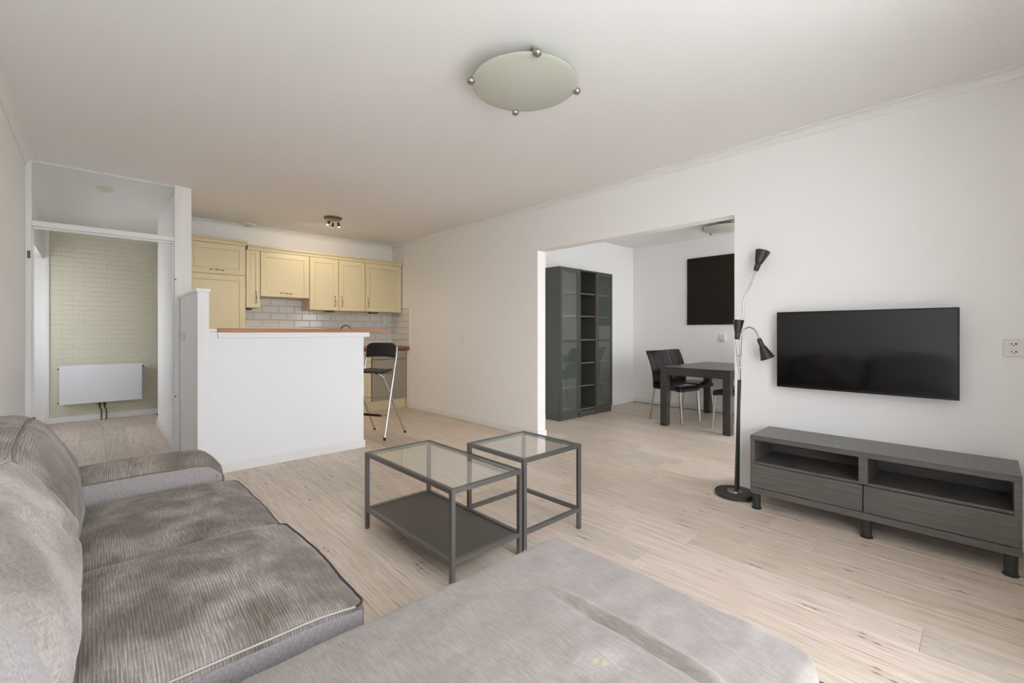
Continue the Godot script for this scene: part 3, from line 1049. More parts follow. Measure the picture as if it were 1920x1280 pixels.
func build_sofa() -> void:
	var o := thing("sofa", "grey brown velour corner sofa along the left wall with a long chaise", "sofa", V(0, 0, -2.0))
	# frame below the cushions, low back against the wall, one arm at the far end
	var b := MB.new()
	b.box(V(-0.375, 0.06, -0.69), V(0.47, 0.27, 0.84), 0.02)
	part("base", b, M.velour, o)
	b = cushion(V(0.038, 0.28, 1.37), 0.03, V(0.0, 0.008, 0), 0.002, 8, 0.05)
	part("back", b, M.velour, o, V(-0.345, 0.34, 0.41))
	for s in [[-0.3, -0.62], [0.38, -0.62], [-0.3, 0.8], [0.38, 0.8], [0.38, -0.9], [-0.3, -0.9]]:
		b = MB.new()
		b.lathe([Vector2(0.0, 0.0), Vector2(0.022, 0.0), Vector2(0.028, 0.07), Vector2(0.0, 0.07)], 12, Transform3D(Basis(), V(s[0], 0, s[1])))
		part("foot", b, M.rubber, o)
	# arm: a rounded pad along x over a flat inner panel, piping where they meet
	b = MB.new()
	var rows := []
	var prof := [V(0, 0.055, 0.115), V(0, 0.30, 0.115), V(0, 0.455, 0.115), V(0, 0.49, 0.112), V(0, 0.514, 0.098), V(0, 0.533, 0.07), V(0, 0.544, 0.02), V(0, 0.542, -0.045), V(0, 0.528, -0.09), V(0, 0.49, -0.115), V(0, 0.30, -0.12), V(0, 0.055, -0.12)]
	for k in 30:
		var t := k / 29.0
		var x := lerpf(-0.375, 0.50, t)
		var sink := 0.0
		var inset := 0.0
		if t > 0.88:      # the front end rolls over
			var e := (t - 0.88) / 0.12
			sink = 0.085 * e * e
			inset = 0.03 * e * e
		var ring := []
		for p in prof:
			var yy: float = p.y - sink * smoothstep(0.3, 0.55, p.y)
			ring.append(V(x, yy + 0.004 * sin(x * 9.0) * smoothstep(0.4, 0.5, p.y), p.z * (1.0 - inset / 0.12)))
		rows.append(ring)
	b.net(rows)
	b.poly(rows[29], V(1, 0, 0))
	b.poly(rows[0], V(-1, 0, 0))
	var arm := part("arm", b, M.velour, o, V(0, 0, -0.815))
	b = MB.new()
	var pip := []
	for k in range(0, 30):
		pip.append(rows[k][3] + V(0, 0, 0.002))
	for k in [2, 1]:
		pip.append(rows[29][k] + V(0.003, 0, 0))
	b.tube(pip, 0.0028, 7)
	part("piping", b, M.piping_brown, arm)
	# inner panel of the arm, a smoother weave
	b = MB.new()
	rows = []
	for y in 8:
		var row := []
		for k in 16:
			var x := lerpf(-0.35, 0.492, k / 15.0)
			var e2 := pow(maxf(0.0, (x - 0.395) / 0.105), 2.0)
			row.append(V(x, lerpf(0.29, 0.486 - 0.07 * e2, y / 7.0), 0.116 + 0.006 * sin(PI * y / 7.0) * sin(PI * k / 15.0) - 0.028 * e2))
		rows.append(row)
	b.net(rows, false, 1)
	if b.n[60].z < 0.0:
		b = MB.new()
		b.net(rows, false, -1)
	part("arm_panel", b, M.gusset_weave, arm)
	# two boxed seat cushions, each with piping round its upper and lower edge
	for k in 2:
		var hz: float = [0.392, 0.357][k]
		var h := V(0.393, 0.073, hz)
		var crown: float = [0.026, 0.03][k]
		var nz := noise(2.2, 3, 40 + k)
		var f := func(p: Vector3, out: Vector3) -> Vector3:
			var u := Vector3(p.x / h.x, p.y / h.y, p.z / h.z)
			var q := p
			q.x += signf(u.x) * 0.01 * absf(u.x) * (1.0 - u.z * u.z)
			q.y += signf(u.y) * crown * (1.0 - pow(absf(u.x), 2.6)) * (1.0 - pow(absf(u.z), 2.6)) * absf(u.y)
			q.y += 0.012 * nz.get_noise_2d(p.x * 1.6, p.z * 1.6) * u.y * (1.0 - pow(absf(u.z), 4.0))
			q.y -= 0.014 * smoothstep(0.6, 1.0, u.x) * maxf(0.0, u.y)
			q.y -= 0.02 * smoothstep(0.3, 0.7, -u.x) * maxf(0.0, u.y)
			return q
		var c := MB.new()
		c.soft_box(h, 0.028, 0.02, f)
		var m := part("seat_cushion", c, M.velour, o, V(0.158, [0.336, 0.361][k], [-0.284, 0.478][k]))
		for s in [1.0, -1.0]:
			b = MB.new()
			var pts := []
			for p in dense(rounded_loop(h.x - 0.007, hz - 0.007, s * (h.y - 0.009), 0.03), 0.03):
				pts.append(f.call(p, Vector3.ZERO) + V(p.x / h.x, 0.5 * s, p.z / hz) * 0.0035)
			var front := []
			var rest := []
			for p in pts:      # front run split off; dark on the near cushion, painting the shade gap
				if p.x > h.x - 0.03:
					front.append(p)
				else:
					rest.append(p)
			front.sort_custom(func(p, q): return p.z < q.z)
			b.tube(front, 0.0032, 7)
			part("piping", b, M.gap_shade_and_tie if k == 1 and s > 0 else M.piping_brown, m)
			b = MB.new()
			b.tube(rest, 0.003, 7)
			part("piping", b, M.piping_light if k == 1 and s > 0 else M.piping_brown, m)
		if k == 1:      # the near side panel, in a flatter weave
			b = MB.new()
			var rows2 := []
			for y in 6:
				var row := []
				for x in 22:
					var p := V(lerpf(-h.x + 0.012, h.x - 0.014, x / 21.0), lerpf(-h.y + 0.018, h.y - 0.018, y / 5.0), hz)
					row.append(f.call(p, V(0, 0, 1)) + V(0, 0, 0.0015))
				rows2.append(row)
			b.net(rows2, false, 1)
			if b.n[60].z < 0.0:
				b = MB.new()
				b.net(rows2, false, -1)
			part("side_panel", b, M.gusset_weave, m)
	build_chaise(o)
	# loose back cushions
	back_cushion("back_cushion", "rounded velour back cushion at the far end of the sofa", V(-0.182, 0.44, -2.26), 0.385, 0.415, 51)
	back_cushion("back_cushion", "lighter creased back cushion between the two other back cushions of the sofa", V(-0.180, 0.464, -1.462), 0.40, 0.40, 52)
	back_cushion("back_cushion", "back cushion edged with pale twisted cord, at the lower left corner of the photo", V(-0.172, 0.468, -0.60), 0.405, 0.43, 53)

func back_cushion(called: String, label: String, at: Vector3, hz: float, high: float, sd: int) -> void:
	# stands on the seat, leans back; its face swells towards the room
	var o := thing(called, label, "cushion", at, 0.0, "loose back cushions of the sofa")
	var nz := noise(2.0, 3, sd)
	var near := sd == 52
	var corded := sd == 53
	var hy := high / 2.0
	var h := V(0.10, hy, hz)
	var f := func(p: Vector3, out: Vector3) -> Vector3:
		var u := Vector3(p.x / h.x, p.y / h.y, p.z / h.z)
		var q := p
		var edge := (1.0 - pow(absf(u.y), 3.0)) * (1.0 - pow(absf(u.z), 4.0))
		q.x += (0.045 if u.x > 0 else 0.015) * signf(u.x) * edge * absf(u.x)
		# it sags: fuller below than above, shoulders rounded off
		var t := (p.y + hy) / high
		q.x += 0.085 * (0.5 - t) - 0.08 * maxf(0.0, t - 0.5)
		q.y -= 0.05 * pow(absf(u.z), 3.0) * smoothstep(0.4, 1.0, t)
		q.z -= 0.02 * signf(u.z) * smoothstep(0.5, 1.0, t) * absf(u.z)
		return q + V(0, hy, 0)
	var g := func(p: Vector3, out: Vector3) -> Vector3:
		var q: Vector3 = f.call(p, out)
		q += out * 0.012 * nz.get_noise_3d(p.x, p.y * 1.8, p.z * 1.8)
		if near and p.x > 0.0:      # folds that cross its face
			var mid := 1.0 - pow(p.z / hz, 4.0)
			var fold := p.y * 0.8 + p.z * 0.45 + 0.02 * sin(p.z * 8.0)
			q.x += mid * (0.011 * exp(-pow((fold - 0.035) / 0.035, 2.0)) - 0.010 * exp(-pow((fold + 0.03) / 0.03, 2.0)))
			q.x += mid * (0.007 * exp(-pow((p.y - 0.09 - p.z * 0.5) / 0.018, 2.0)) - 0.006 * exp(-pow((p.y - 0.055 - p.z * 0.5) / 0.018, 2.0)))
		return q
	var b := MB.new()
	b.soft_box(h, 0.055, 0.016, g)
	part("cover", b, M.gusset_weave if corded else M.velour_light if near else M.velour, o)
	# piping round both sides of the gusset
	for s in [1.0, -1.0]:
		b = MB.new()
		var pts := []
		for p in dense(rounded_loop(hy - 0.016, hz - 0.016, 0.0, 0.05), 0.02):
			# loop in (y, z)
			var q := V(0.084 * s, p.x, p.z)
			var out := (V(s, 0, 0) + V(0, q.y, 0) * (0.0 if absf(q.y) < hy - 0.06 else 1.0 / absf(q.y)) + V(0, 0, q.z) * (0.0 if absf(q.z) < hz - 0.06 else 1.0 / absf(q.z))).normalized()
			pts.append(g.call(q, out) + out * 0.003)
		b.tube(pts, 0.0045 if corded else 0.0032, 8, false, true)
		part("piping", b, M.piping_cord if corded else M.piping_light if near else M.piping_brown, o)
	if near:
		b = MB.new()
		var lp := []
		for k in 11:
			var t := PI * 1.7 * k / 10.0 + 0.3
			lp.append(V(-0.02 + 0.018 * cos(t), high - 0.01 + 0.022 * sin(t), 0.05 + 0.01 * sin(t * 0.5)))
		b.tube(lp, 0.0035, 6)
		part("loop", b, M.piping_light, o)

func build_chaise(o: Node3D) -> void:
	# the chaise: one long upholstered block with rounded corners; points are relative to its middle
	var mid := V(0.468, 0, 1.343)
	var h := V(0.752, 0.15, 0.42)
	var nz := noise(2.4, 3, 91)
	var f := func(p: Vector3, out: Vector3) -> Vector3:
		var u := Vector3(p.x / h.x, p.y / h.y, p.z / h.z)
		var q := p
		# rounded plan
		var r := 0.16
		var d := Vector2(absf(p.x) - (h.x - r), absf(p.z) - (h.z - r))
		if d.x > 0.0 and d.y > 0.0 and d.length() > r:
			var e := d.normalized() * r
			q.x = signf(p.x) * (h.x - r + e.x)
			q.z = signf(p.z) * (h.z - r + e.y)
		if p.y > 0.0:
			q.y += 0.02 * (1.0 - pow(absf(u.x), 3.0)) * (1.0 - pow(absf(u.z), 3.0)) * u.y
			q.y += 0.006 * nz.get_noise_2d(p.x * 2.0, p.z * 2.0) * smoothstep(0.6, 1.0, u.y)
			# one long crease across the cover
			var a := Vector2(0.432, -0.235)
			var c := Vector2(0.445, 0.32)
			var ab := c - a
			var w := Vector2(p.x, p.z) - a
			var t := clampf(w.dot(ab) / ab.length_squared(), 0.0, 1.0)
			var side := w.cross(ab.normalized()) - 0.012 * sin(t * PI)
			var amp := smoothstep(0.0, 0.4, t) * (1.0 - smoothstep(0.85, 1.0, t))
			if u.y > 0.9:
				q.y += amp * (0.012 * exp(-pow((side - 0.012) / 0.012, 2.0)) - 0.017 * exp(-pow((side + 0.008) / 0.011, 2.0)))
		return q
	var b := MB.new()
	b.soft_box(h, 0.05, 0.007, f)
	var top := part("chaise_top", b, M.chaise_cover, o, mid + V(0, 0.291, 0))
	top.rotation.y = deg_to_rad(-1.0)
	top.set_meta("label", "pale grey woven chaise top with a long crease and a bleached stain")
	b = MB.new()
	b.box(V(-0.66, 0.05, -0.34), V(0.64, 0.16, 0.34), 0.01)
	part("chaise_base", b, M.velour_light, o, mid)
	for s in [[-0.6, -0.28], [0.58, -0.28], [-0.6, 0.28], [0.58, 0.28]]:
		b = MB.new()
		b.lathe([Vector2(0.0, 0.0), Vector2(0.022, 0.0), Vector2(0.026, 0.055), Vector2(0.0, 0.055)], 12, Transform3D(Basis(), mid + V(s[0], 0, s[1])))
		part("foot", b, M.rubber, o)
	# knotted tie at the front corner
	b = MB.new()
	b.tube(curve([V(0.66, 0.34, 0.395), V(0.683, 0.362, 0.40), V(0.706, 0.355, 0.405), V(0.708, 0.335, 0.40), V(0.688, 0.328, 0.405), V(0.678, 0.345, 0.41)], 5), 0.009, 8)
	b.tube(curve([V(0.703, 0.35, 0.40), V(0.713, 0.352, 0.398), V(0.716, 0.346, 0.402)], 4), [0.006, 0.006, 0.006, 0.006, 0.005, 0.005, 0.005, 0.004, 0.003], 6)
	part("tie", b, M.gap_shade_and_tie, o, mid + V(-0.035, 0.045, 0.015))

# ------------------------------------------------------------------ furniture
func build_nest_tables() -> void:
	var w := 0.022
	var specs := [
		["coffee_table", "longer glass topped metal coffee table with a dark lower shelf", 1.175, 1.622, -2.515, -1.64, 0.45],
		["coffee_table", "taller square glass topped metal side table with open base", 1.628, 2.106, -2.118, -1.634, 0.50]]
	for k in 2:
		var s: Array = specs[k]
		var o := thing(s[0], s[1], "table", V((s[2] + s[3]) / 2, 0, (s[4] + s[5]) / 2))
		var hx: float = (s[3] - s[2]) / 2
		var hz: float = (s[5] - s[4]) / 2
		var t: float = s[6]
		for q in [[-1, -1], [1, -1], [1, 1], [-1, 1]]:
			var b := MB.new()
			var x0: float = q[0] * hx
			var z0: float = q[1] * hz
			b.box(V(x0, 0.004, z0), V(x0 - q[0] * w, t - w, z0 - q[1] * w), 0.0012)
			b.box(V(x0 - q[0] * 0.002, 0, z0 - q[1] * 0.002), V(x0 - q[0] * (w - 0.002), 0.005, z0 - q[1] * (w - 0.002)))
			part("leg", b, M.table_metal, o)
		var f := MB.new()
		for q in [-1.0, 1.0]:
			f.box(V(-hx, t - w, q * hz), V(hx, t, q * (hz - w)), 0.0012)
			f.box(V(q * hx, t - w, -hz + w), V(q * (hx - w), t, hz - w), 0.0012)
			f.box(V(q * (hx - w), t - 0.014, -hz + w), V(q * (hx - w - 0.01), t - 0.009, hz - w))
		part("top_frame", f, M.table_metal, o)
		var g := part("glass_top", bx(V(-hx + w + 0.001, t - 0.009, -hz + w + 0.001), V(hx - w - 0.001, t - 0.003, hz - w - 0.001), 0.0008), M.table_glass, o)
		var ge := MB.new()      # the green edge that tempered glass shows
		for q in [-1.0, 1.0]:
			ge.box(V(-hx + w, t - 0.0085, q * (hz - w)), V(hx - w, t - 0.0028, q * (hz - w - 0.0012)))
			ge.box(V(q * (hx - w), t - 0.0085, -hz + w), V(q * (hx - w - 0.0012), t - 0.0028, hz - w))
		part("glass_edge", ge, M.glass_edge, g)
		f = MB.new()
		var y := 0.104
		for q in [-1.0, 1.0]:
			f.box(V(-hx + w, y, q * hz), V(hx - w, y + w, q * (hz - w)), 0.0012)
			if k == 0 or q > 0:
				f.box(V(q * hx, y, -hz + w), V(q * (hx - w), y + w, hz - w), 0.0012)
		part("stretcher", f, M.table_metal, o)
		if k == 0:
			part("shelf", bx(V(-hx + w, y + 0.009, -hz + w), V(hx - w, y + 0.015, hz - w), 0.001), M.shelf_metal, o)

func build_tv() -> void:
	var o := thing("television", "black flat screen television mounted on the white wall above the low stand", "television", V(XR, 0, -0.541))
	part("body", bx(V(-0.082, 0.80, -0.435), V(-0.052, 1.285, 0.435), 0.008), M.black_plastic, o)
	var b := MB.new()
	var z := 0.4495
	b.box(V(-0.0925, 0.782, -z), V(-0.078, 0.797, z), 0.002)
	b.box(V(-0.0925, 1.291, -z), V(-0.078, 1.298, z), 0.002)
	b.box(V(-0.0925, 0.797, -z), V(-0.078, 1.291, -z + 0.008), 0.002)
	b.box(V(-0.0925, 0.797, z - 0.008), V(-0.078, 1.291, z), 0.002)
	part("bezel", b, M.bezel_black, o)
	part("screen", bx(V(-0.091, 0.797, -z + 0.008), V(-0.08, 1.291, z - 0.008)), M.screen_black, o)
	part("wall_bracket", bx(V(-0.052, 0.92, -0.2), V(0.0, 1.16, 0.2), 0.004), M.black_matte, o)

func build_stand() -> void:
	var o := thing("tv_stand", "long low dark stained television stand with two open bays and two drawers", "tv stand", V(3.357, 0, -0.468))
	var x0 := -0.195
	var x1 := 0.19
	var z0 := -0.592
	var z1 := 0.592
	part("top", bx(V(x0, 0.452, z0), V(x1, 0.484, z1), 0.0015), M.stand_wood, o)
	part("bottom", bx(V(x0 + 0.003, 0.103, z0), V(x1, 0.142, z1), 0.0015), M.stand_wood, o)
	for q in [-1.0, 1.0]:
		var b := MB.new()
		b.box(V(x0 + 0.003, 0.142, q * 0.592), V(x1, 0.452, q * 0.565), 0.0012)
		part("side", b, M.stand_wood, o)
		b = MB.new()      # the row of holes for shelf pins
		for k in 6:
			b.lathe([Vector2(0.0, 0.0012), Vector2(0.0024, 0.0012), Vector2(0.003, 0.0)], 8, Transform3D(Basis(V(1, 0, 0), -q * PI / 2), V(x0 + 0.03, 0.335 + k * 0.02, q * 0.565)))
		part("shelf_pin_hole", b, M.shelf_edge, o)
	part("divider", bx(V(x0 + 0.003, 0.30, -0.021), V(x1, 0.452, 0.021), 0.0012), M.stand_wood, o)
	part("back_panel", bx(V(x1 - 0.012, 0.142, -0.565), V(x1, 0.452, 0.565)), M.stand_wood, o)
	for q in [-1.0, 1.0]:
		part("shelf", bx(V(x0 + 0.012, 0.296, minf(q * 0.021, q * 0.565)), V(x1 - 0.012, 0.312, maxf(q * 0.021, q * 0.565)), 0.001), M.stand_wood, o)
		var d := part("drawer", bx(V(x0, 0.146, minf(q * 0.002, q * 0.583)), V(x0 + 0.018, 0.294, maxf(q * 0.002, q * 0.583)), 0.0016), M.stand_wood, o)
		part("drawer_box", bx(V(x0 + 0.018, 0.16, minf(q * 0.02, q * 0.55)), V(x1 - 0.03, 0.28, maxf(q * 0.02, q * 0.55))), M.stand_wood, d)
	for s in [[-0.165, -0.562], [-0.165, 0.012], [-0.165, 0.556], [0.15, -0.562], [0.15, 0.012], [0.15, 0.556]]:
		var b := MB.new()
		b.lathe([Vector2(0.0, 0.0), Vector2(0.029, 0.0), Vector2(0.03, 0.006), Vector2(0.0245, 0.009), Vector2(0.0245, 0.103), Vector2(0.0, 0.103)], 20, Transform3D(Basis(), V(s[0], 0, s[1])))
		part("leg", b, M.lamp_black, o)

func cone_head(o: Node3D, a: Vector3, c: Vector3, r0: float, r1: float) -> void:
	# a lamp head from its collar at a to its open mouth at c
	var d := (c - a)
	var l := d.length()
	var yv := d / l
	var xv := yv.cross(V(0.3, 0.1, 1.0)).normalized()
	var xf := Transform3D(Basis(xv, yv, xv.cross(yv)), a)
	var b := MB.new()
	b.lathe([Vector2(0.0, 0.0), Vector2(r0 * 0.72, 0.0), Vector2(r0 * 0.9, l * 0.08), Vector2(r0, l * 0.38), Vector2(r0 * 1.25, l * 0.42), Vector2(r1, l), Vector2(r1 - 0.003, l), Vector2(r0, l * 0.5), Vector2(0.0, l * 0.45)], 24, xf)
	var m := part("lamp_head", b, M.lamp_black, o)
	b = MB.new()
	b.lathe([Vector2(0.0, l * 0.86), Vector2(0.018, l * 0.82), Vector2(0.024, l * 0.7), Vector2(0.016, l * 0.5)], 14, xf, false)
	part("bulb", b, M.plastic_white, m)

func build_floor_lamp() -> void:
	var at := V(3.331, 0, -1.217)
	var o := thing("floor_lamp", "black and chrome floor lamp with three cone heads, left of the television", "floor lamp", at)
	# across: the direction of the lamp's own plane, seen square on
	var ux := V(0.7273, 0, 0.6863)
	var p := func(px: float, py: float, off := 0.0) -> Vector3:
		return ux * ((px - 1378.0) / 261.5) + V(0, 1.16 + (622.5 - py) / 261.5, 0) + V(-0.6863, 0, 0.7273) * off
	var b := MB.new()
	b.lathe([Vector2(0.0, 0.0), Vector2(0.128, 0.0), Vector2(0.131, 0.004), Vector2(0.131, 0.024), Vector2(0.126, 0.03), Vector2(0.0, 0.03)], 40)
	part("base", b, M.lamp_black, o)
	b = MB.new()
	b.lathe([Vector2(0.05, 0.03), Vector2(0.048, 0.034), Vector2(0.0, 0.036)], 28)
	part("collar", b, M.brushed_steel, o)
	for q in [[1378.0, 1383.5, 0.012], [1385.0, 1387.0, -0.006], [1381.0, 1389.5, -0.014]]:
		b = MB.new()
		var low: Vector3 = p.call(q[0], 915.0, q[2])
		low.y = 0.032
		b.tube([low, p.call(lerpf(q[0], q[1], 0.75), 770.0, q[2]), p.call(q[1], 711.0, q[2])], 0.0085, 10)
		part("pole", b, M.lamp_black, o)
	b = MB.new()
	b.tube(curve([p.call(1387.0, 711.0, -0.006), p.call(1390.0, 640.0, -0.006), p.call(1393.5, 590.0, -0.006), p.call(1396.0, 560.0, -0.006), p.call(1408.0, 533.0, -0.006), p.call(1418.0, 507.0, -0.006)], 6), 0.0062, 9)
	part("arm", b, M.chrome, o)
	b = MB.new()
	b.tube(curve([p.call(1383.5, 711.0, 0.012), p.call(1384.0, 690.0, 0.012), p.call(1380.0, 660.0, 0.014), p.call(1379.5, 634.0, 0.016)], 6), 0.0058, 9)
	part("arm", b, M.chrome, o)
	b = MB.new()
	b.tube(curve([p.call(1389.5, 711.0, -0.014), p.call(1387.0, 660.0, 0.004), p.call(1387.5, 632.0, 0.01), p.call(1394.0, 618.0, 0.012), p.call(1403.0, 613.5, 0.012), p.call(1414.0, 619.0, 0.012), p.call(1421.5, 635.0, 0.012)], 6), 0.0058, 9)
	part("arm", b, M.chrome, o)
	b = MB.new()
	b.tube([p.call(1380.0, 668.0, 0.014), p.call(1391.0, 664.0, -0.006)], 0.004, 8)
	part("clip", b, M.chrome, o)
	cone_head(o, p.call(1417.5, 508.0, -0.006), p.call(1431.0, 472.0, -0.006), 0.020, 0.049)
	cone_head(o, p.call(1379.7, 636.0, 0.016), p.call(1383.0, 600.0, 0.016), 0.018, 0.036)
	cone_head(o, p.call(1420.5, 634.0, 0.012), p.call(1434.5, 671.0, 0.03), 0.017, 0.047)

func build_bookcases() -> void:
	var zf := -3.77
	var ys := [0.09, 0.41, 0.725, 1.045, 1.37, 1.68]
	var xs := [[4.42, 4.818], [4.822, 5.21], [5.214, 5.60]]
	var labs := ["tall black bookcase with a glass door, nearest the wall opening", "tall black open bookcase between the two glass doored ones", "tall black bookcase with a glass door, nearest the dining table"]
	for k in 3:
		var w: float = xs[k][1] - xs[k][0]
		var h := w / 2
		var o := thing("bookcase", labs[k], "bookcase", V((xs[k][0] + xs[k][1]) / 2, 0, zf), 0.0, "black bookcases in a row")
		for q in [-1.0, 1.0]:
			part("side", bx(V(minf(q * h, q * (h - 0.02)), 0, -0.268), V(maxf(q * h, q * (h - 0.02)), 2.02, 0.0 if k == 1 else -0.02), 0.0012), M.bookcase_black, o)
		part("top", bx(V(-h + 0.02, 1.995, -0.268), V(h - 0.02, 2.015, -0.004 if k == 1 else -0.022), 0.001), M.bookcase_black, o)
		part("back_panel", bx(V(-h + 0.02, 0.08, -0.266), V(h - 0.02, 1.995, -0.258)), M.bookcase_black, o)
		part("plinth", bx(V(-h + 0.02, 0, -0.03), V(h - 0.02, 0.08, -0.012), 0.001), M.bookcase_black, o)
		for y in ys:
			var sh := part("shelf", bx(V(-h + 0.02, y, -0.256), V(h - 0.02, y + 0.018, -0.02 if k == 1 else -0.034), 0.001), M.bookcase_black, o)
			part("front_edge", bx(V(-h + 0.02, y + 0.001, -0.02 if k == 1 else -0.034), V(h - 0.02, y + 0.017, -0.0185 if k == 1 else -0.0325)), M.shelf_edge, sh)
		if k == 1:
			continue
		var d := Node3D.new()
		d.name = "glass_door"
		o.add_child(d)
		var fr := MB.new()
		var fw := 0.042
		fr.box(V(-h + 0.002, 0.082, -0.018), V(-h + fw, 2.015, 0.0), 0.0012)
		fr.box(V(h - fw, 0.082, -0.018), V(h - 0.002, 2.015, 0.0), 0.0012)
		for y in [[0.082, 0.128], [1.03, 1.062], [1.965, 2.015]]:
			fr.box(V(-h + fw, y[0], -0.018), V(h - fw, y[1], 0.0), 0.0012)
		part("door_frame", fr, M.bookcase_black, d)
		part("pane", bx(V(-h + fw, 0.128, -0.012), V(h - fw, 1.03, -0.008)), M.cabinet_glass, d)
		part("pane", bx(V(-h + fw, 1.062, -0.012), V(h - fw, 1.965, -0.008)), M.cabinet_glass, d)
		var kb := MB.new()
		kb.lathe([Vector2(0.0, 0.022), Vector2(0.009, 0.02), Vector2(0.011, 0.014), Vector2(0.005, 0.008), Vector2(0.005, 0.0)], 14, Transform3D(Basis(V(1, 0, 0), PI / 2), V((h - 0.018) if k == 0 else (-h + 0.018), 1.045, 0.0)))
		part("knob", kb, M.black_plastic, d)
		if k == 2:      # hinges, seen through the glass
			for y in [0.22, 0.62, 0.98, 1.86]:
				var hb := MB.new()
				hb.box(V(h - 0.075, y, -0.03), V(h - 0.05, y + 0.016, -0.014), 0.002)
				hb.box(V(h - 0.07, y + 0.032, -0.03), V(h - 0.052, y + 0.046, -0.014), 0.002)
				part("hinge", hb, M.chrome, d)

func make_chair(label: String, at: Vector3, turn: float) -> Node3D:
	# stands with its feet at y = 0, faces +z
	var o := thing("dining_chair", label, "chair", at, turn, "black leather dining chairs round the table")
	var b := MB.new()
	var nz := noise(3.0, 2, 17)
	var f := func(p: Vector3, out: Vector3) -> Vector3:
		var u := Vector3(p.x / 0.21, p.y / 0.03, p.z / 0.215)
		var q := p
		q.y += (0.010 if u.y > 0 else 0.0) * (1.0 - u.x * u.x) * (1.0 - u.z * u.z)
		q.y -= 0.014 * smoothstep(0.55, 1.0, u.z)
		q.x *= 1.0 - 0.06 * smoothstep(0.2, -1.0, u.z)
		return q + out * 0.003 * nz.get_noise_3dv(p * 4.0)
	b.soft_box(V(0.21, 0.03, 0.215), 0.022, 0.03, f)
	part("seat", b, M.black_leather, o, V(0, 0.44, 0.015))
	b = MB.new()
	var g := func(p: Vector3, out: Vector3) -> Vector3:
		var t := (p.y + 0.245) / 0.49
		var u := p.x / 0.205
		var q := p
		q.z += -0.11 * pow(maxf(t, 0.0), 1.6) + 0.02 * sin(t * PI) - 0.022 * (1.0 - u * u)
		q.x *= 0.94 + 0.06 * t
		return q
	b.soft_box(V(0.205, 0.245, 0.016), 0.014, 0.03, g)
	part("backrest", b, M.black_leather, o, V(0, 0.665, -0.195))
	b = MB.new()
	for sx in [-0.075, 0.075]:
		var pts := []
		for k in 9:
			var t := 0.05 + k / 8.0 * 0.9
			pts.append(V(sx, 0.42 + 0.49 * t, -0.195 - 0.11 * pow(t, 1.6) + 0.02 * sin(t * PI) - 0.022 * 0.87 + 0.0175))
		b.tube(pts, 0.0022, 5)
	part("seam", b, M.rubber, o)
	for q in [[-1, -1], [1, -1], [1, 1], [-1, 1]]:
		b = MB.new()
		var x: float = q[0] * 0.188
		if q[1] > 0:
			b.tube([V(x, 0.0, 0.235), V(x, 0.012, 0.235), V(x * 0.98, 0.425, 0.2)], 0.0115, 10)
		else:
			b.tube([V(x * 1.02, 0.0, -0.245), V(x * 1.02, 0.012, -0.245), V(x * 0.95, 0.43, -0.18)], 0.0115, 10)
		part("leg", b, M.brushed_steel, o)
	return o

func build_dining() -> void:
	var o := thing("dining_table", "dark stained rectangular dining table with thick square legs", "table", V(5.832, 0, -2.355))
	var hx := 0.667
	var hz := 0.42
	var t := 0.731
	part("tabletop", bx(V(-hx, t - 0.024, -hz), V(hx, t, hz), 0.002), M.table_wood, o)
	var f := MB.new()
	for q in [-1.0, 1.0]:
		f.box(V(-hx + 0.085, t - 0.1, q * (hz - 0.002)), V(hx - 0.085, t - 0.024, q * (hz - 0.026)), 0.001)
		f.box(V(q * (hx - 0.002), t - 0.1, -hz + 0.085), V(q * (hx - 0.026), t - 0.024, hz - 0.085), 0.001)
	part("apron", f, M.table_wood, o)
	for q in [[-1, -1], [1, -1], [1, 1], [-1, 1]]:
		part("leg", bx(V(minf(q[0] * hx, q[0] * (hx - 0.085)), 0, minf(q[1] * hz, q[1] * (hz - 0.085))), V(maxf(q[0] * hx, q[0] * (hx - 0.085)), t - 0.024, maxf(q[1] * hz, q[1] * (hz - 0.085))), 0.0015), M.table_wood, o)
	make_chair("black leather chair at the far side of the dining table, nearest the bookcases", V(5.60, 0, -2.80), deg_to_rad(-9))
	make_chair("black leather chair at the far side of the dining table, nearest the black picture", V(6.15, 0, -2.84), deg_to_rad(-4))
	make_chair("black leather chair pushed under the near long side of the dining table, seat showing", V(5.64, 0, -2.02), PI)
	make_chair("black leather chair at the near side of the dining table, mostly behind the wall edge", V(6.2, 0, -2.02), PI)
	var p := thing("picture", "plain black canvas hanging on the dining room wall", "picture", V(6.61, 1.27, -2.76))
	part("canvas", bx(V(-0.022, 0, -0.34), V(-0.002, 1.0, 0.34), 0.003), M.black_canvas, p)
	part("stretcher_frame", bx(V(-0.003, 0.02, -0.32), V(0.0, 0.98, 0.32)), M.black_canvas, p)

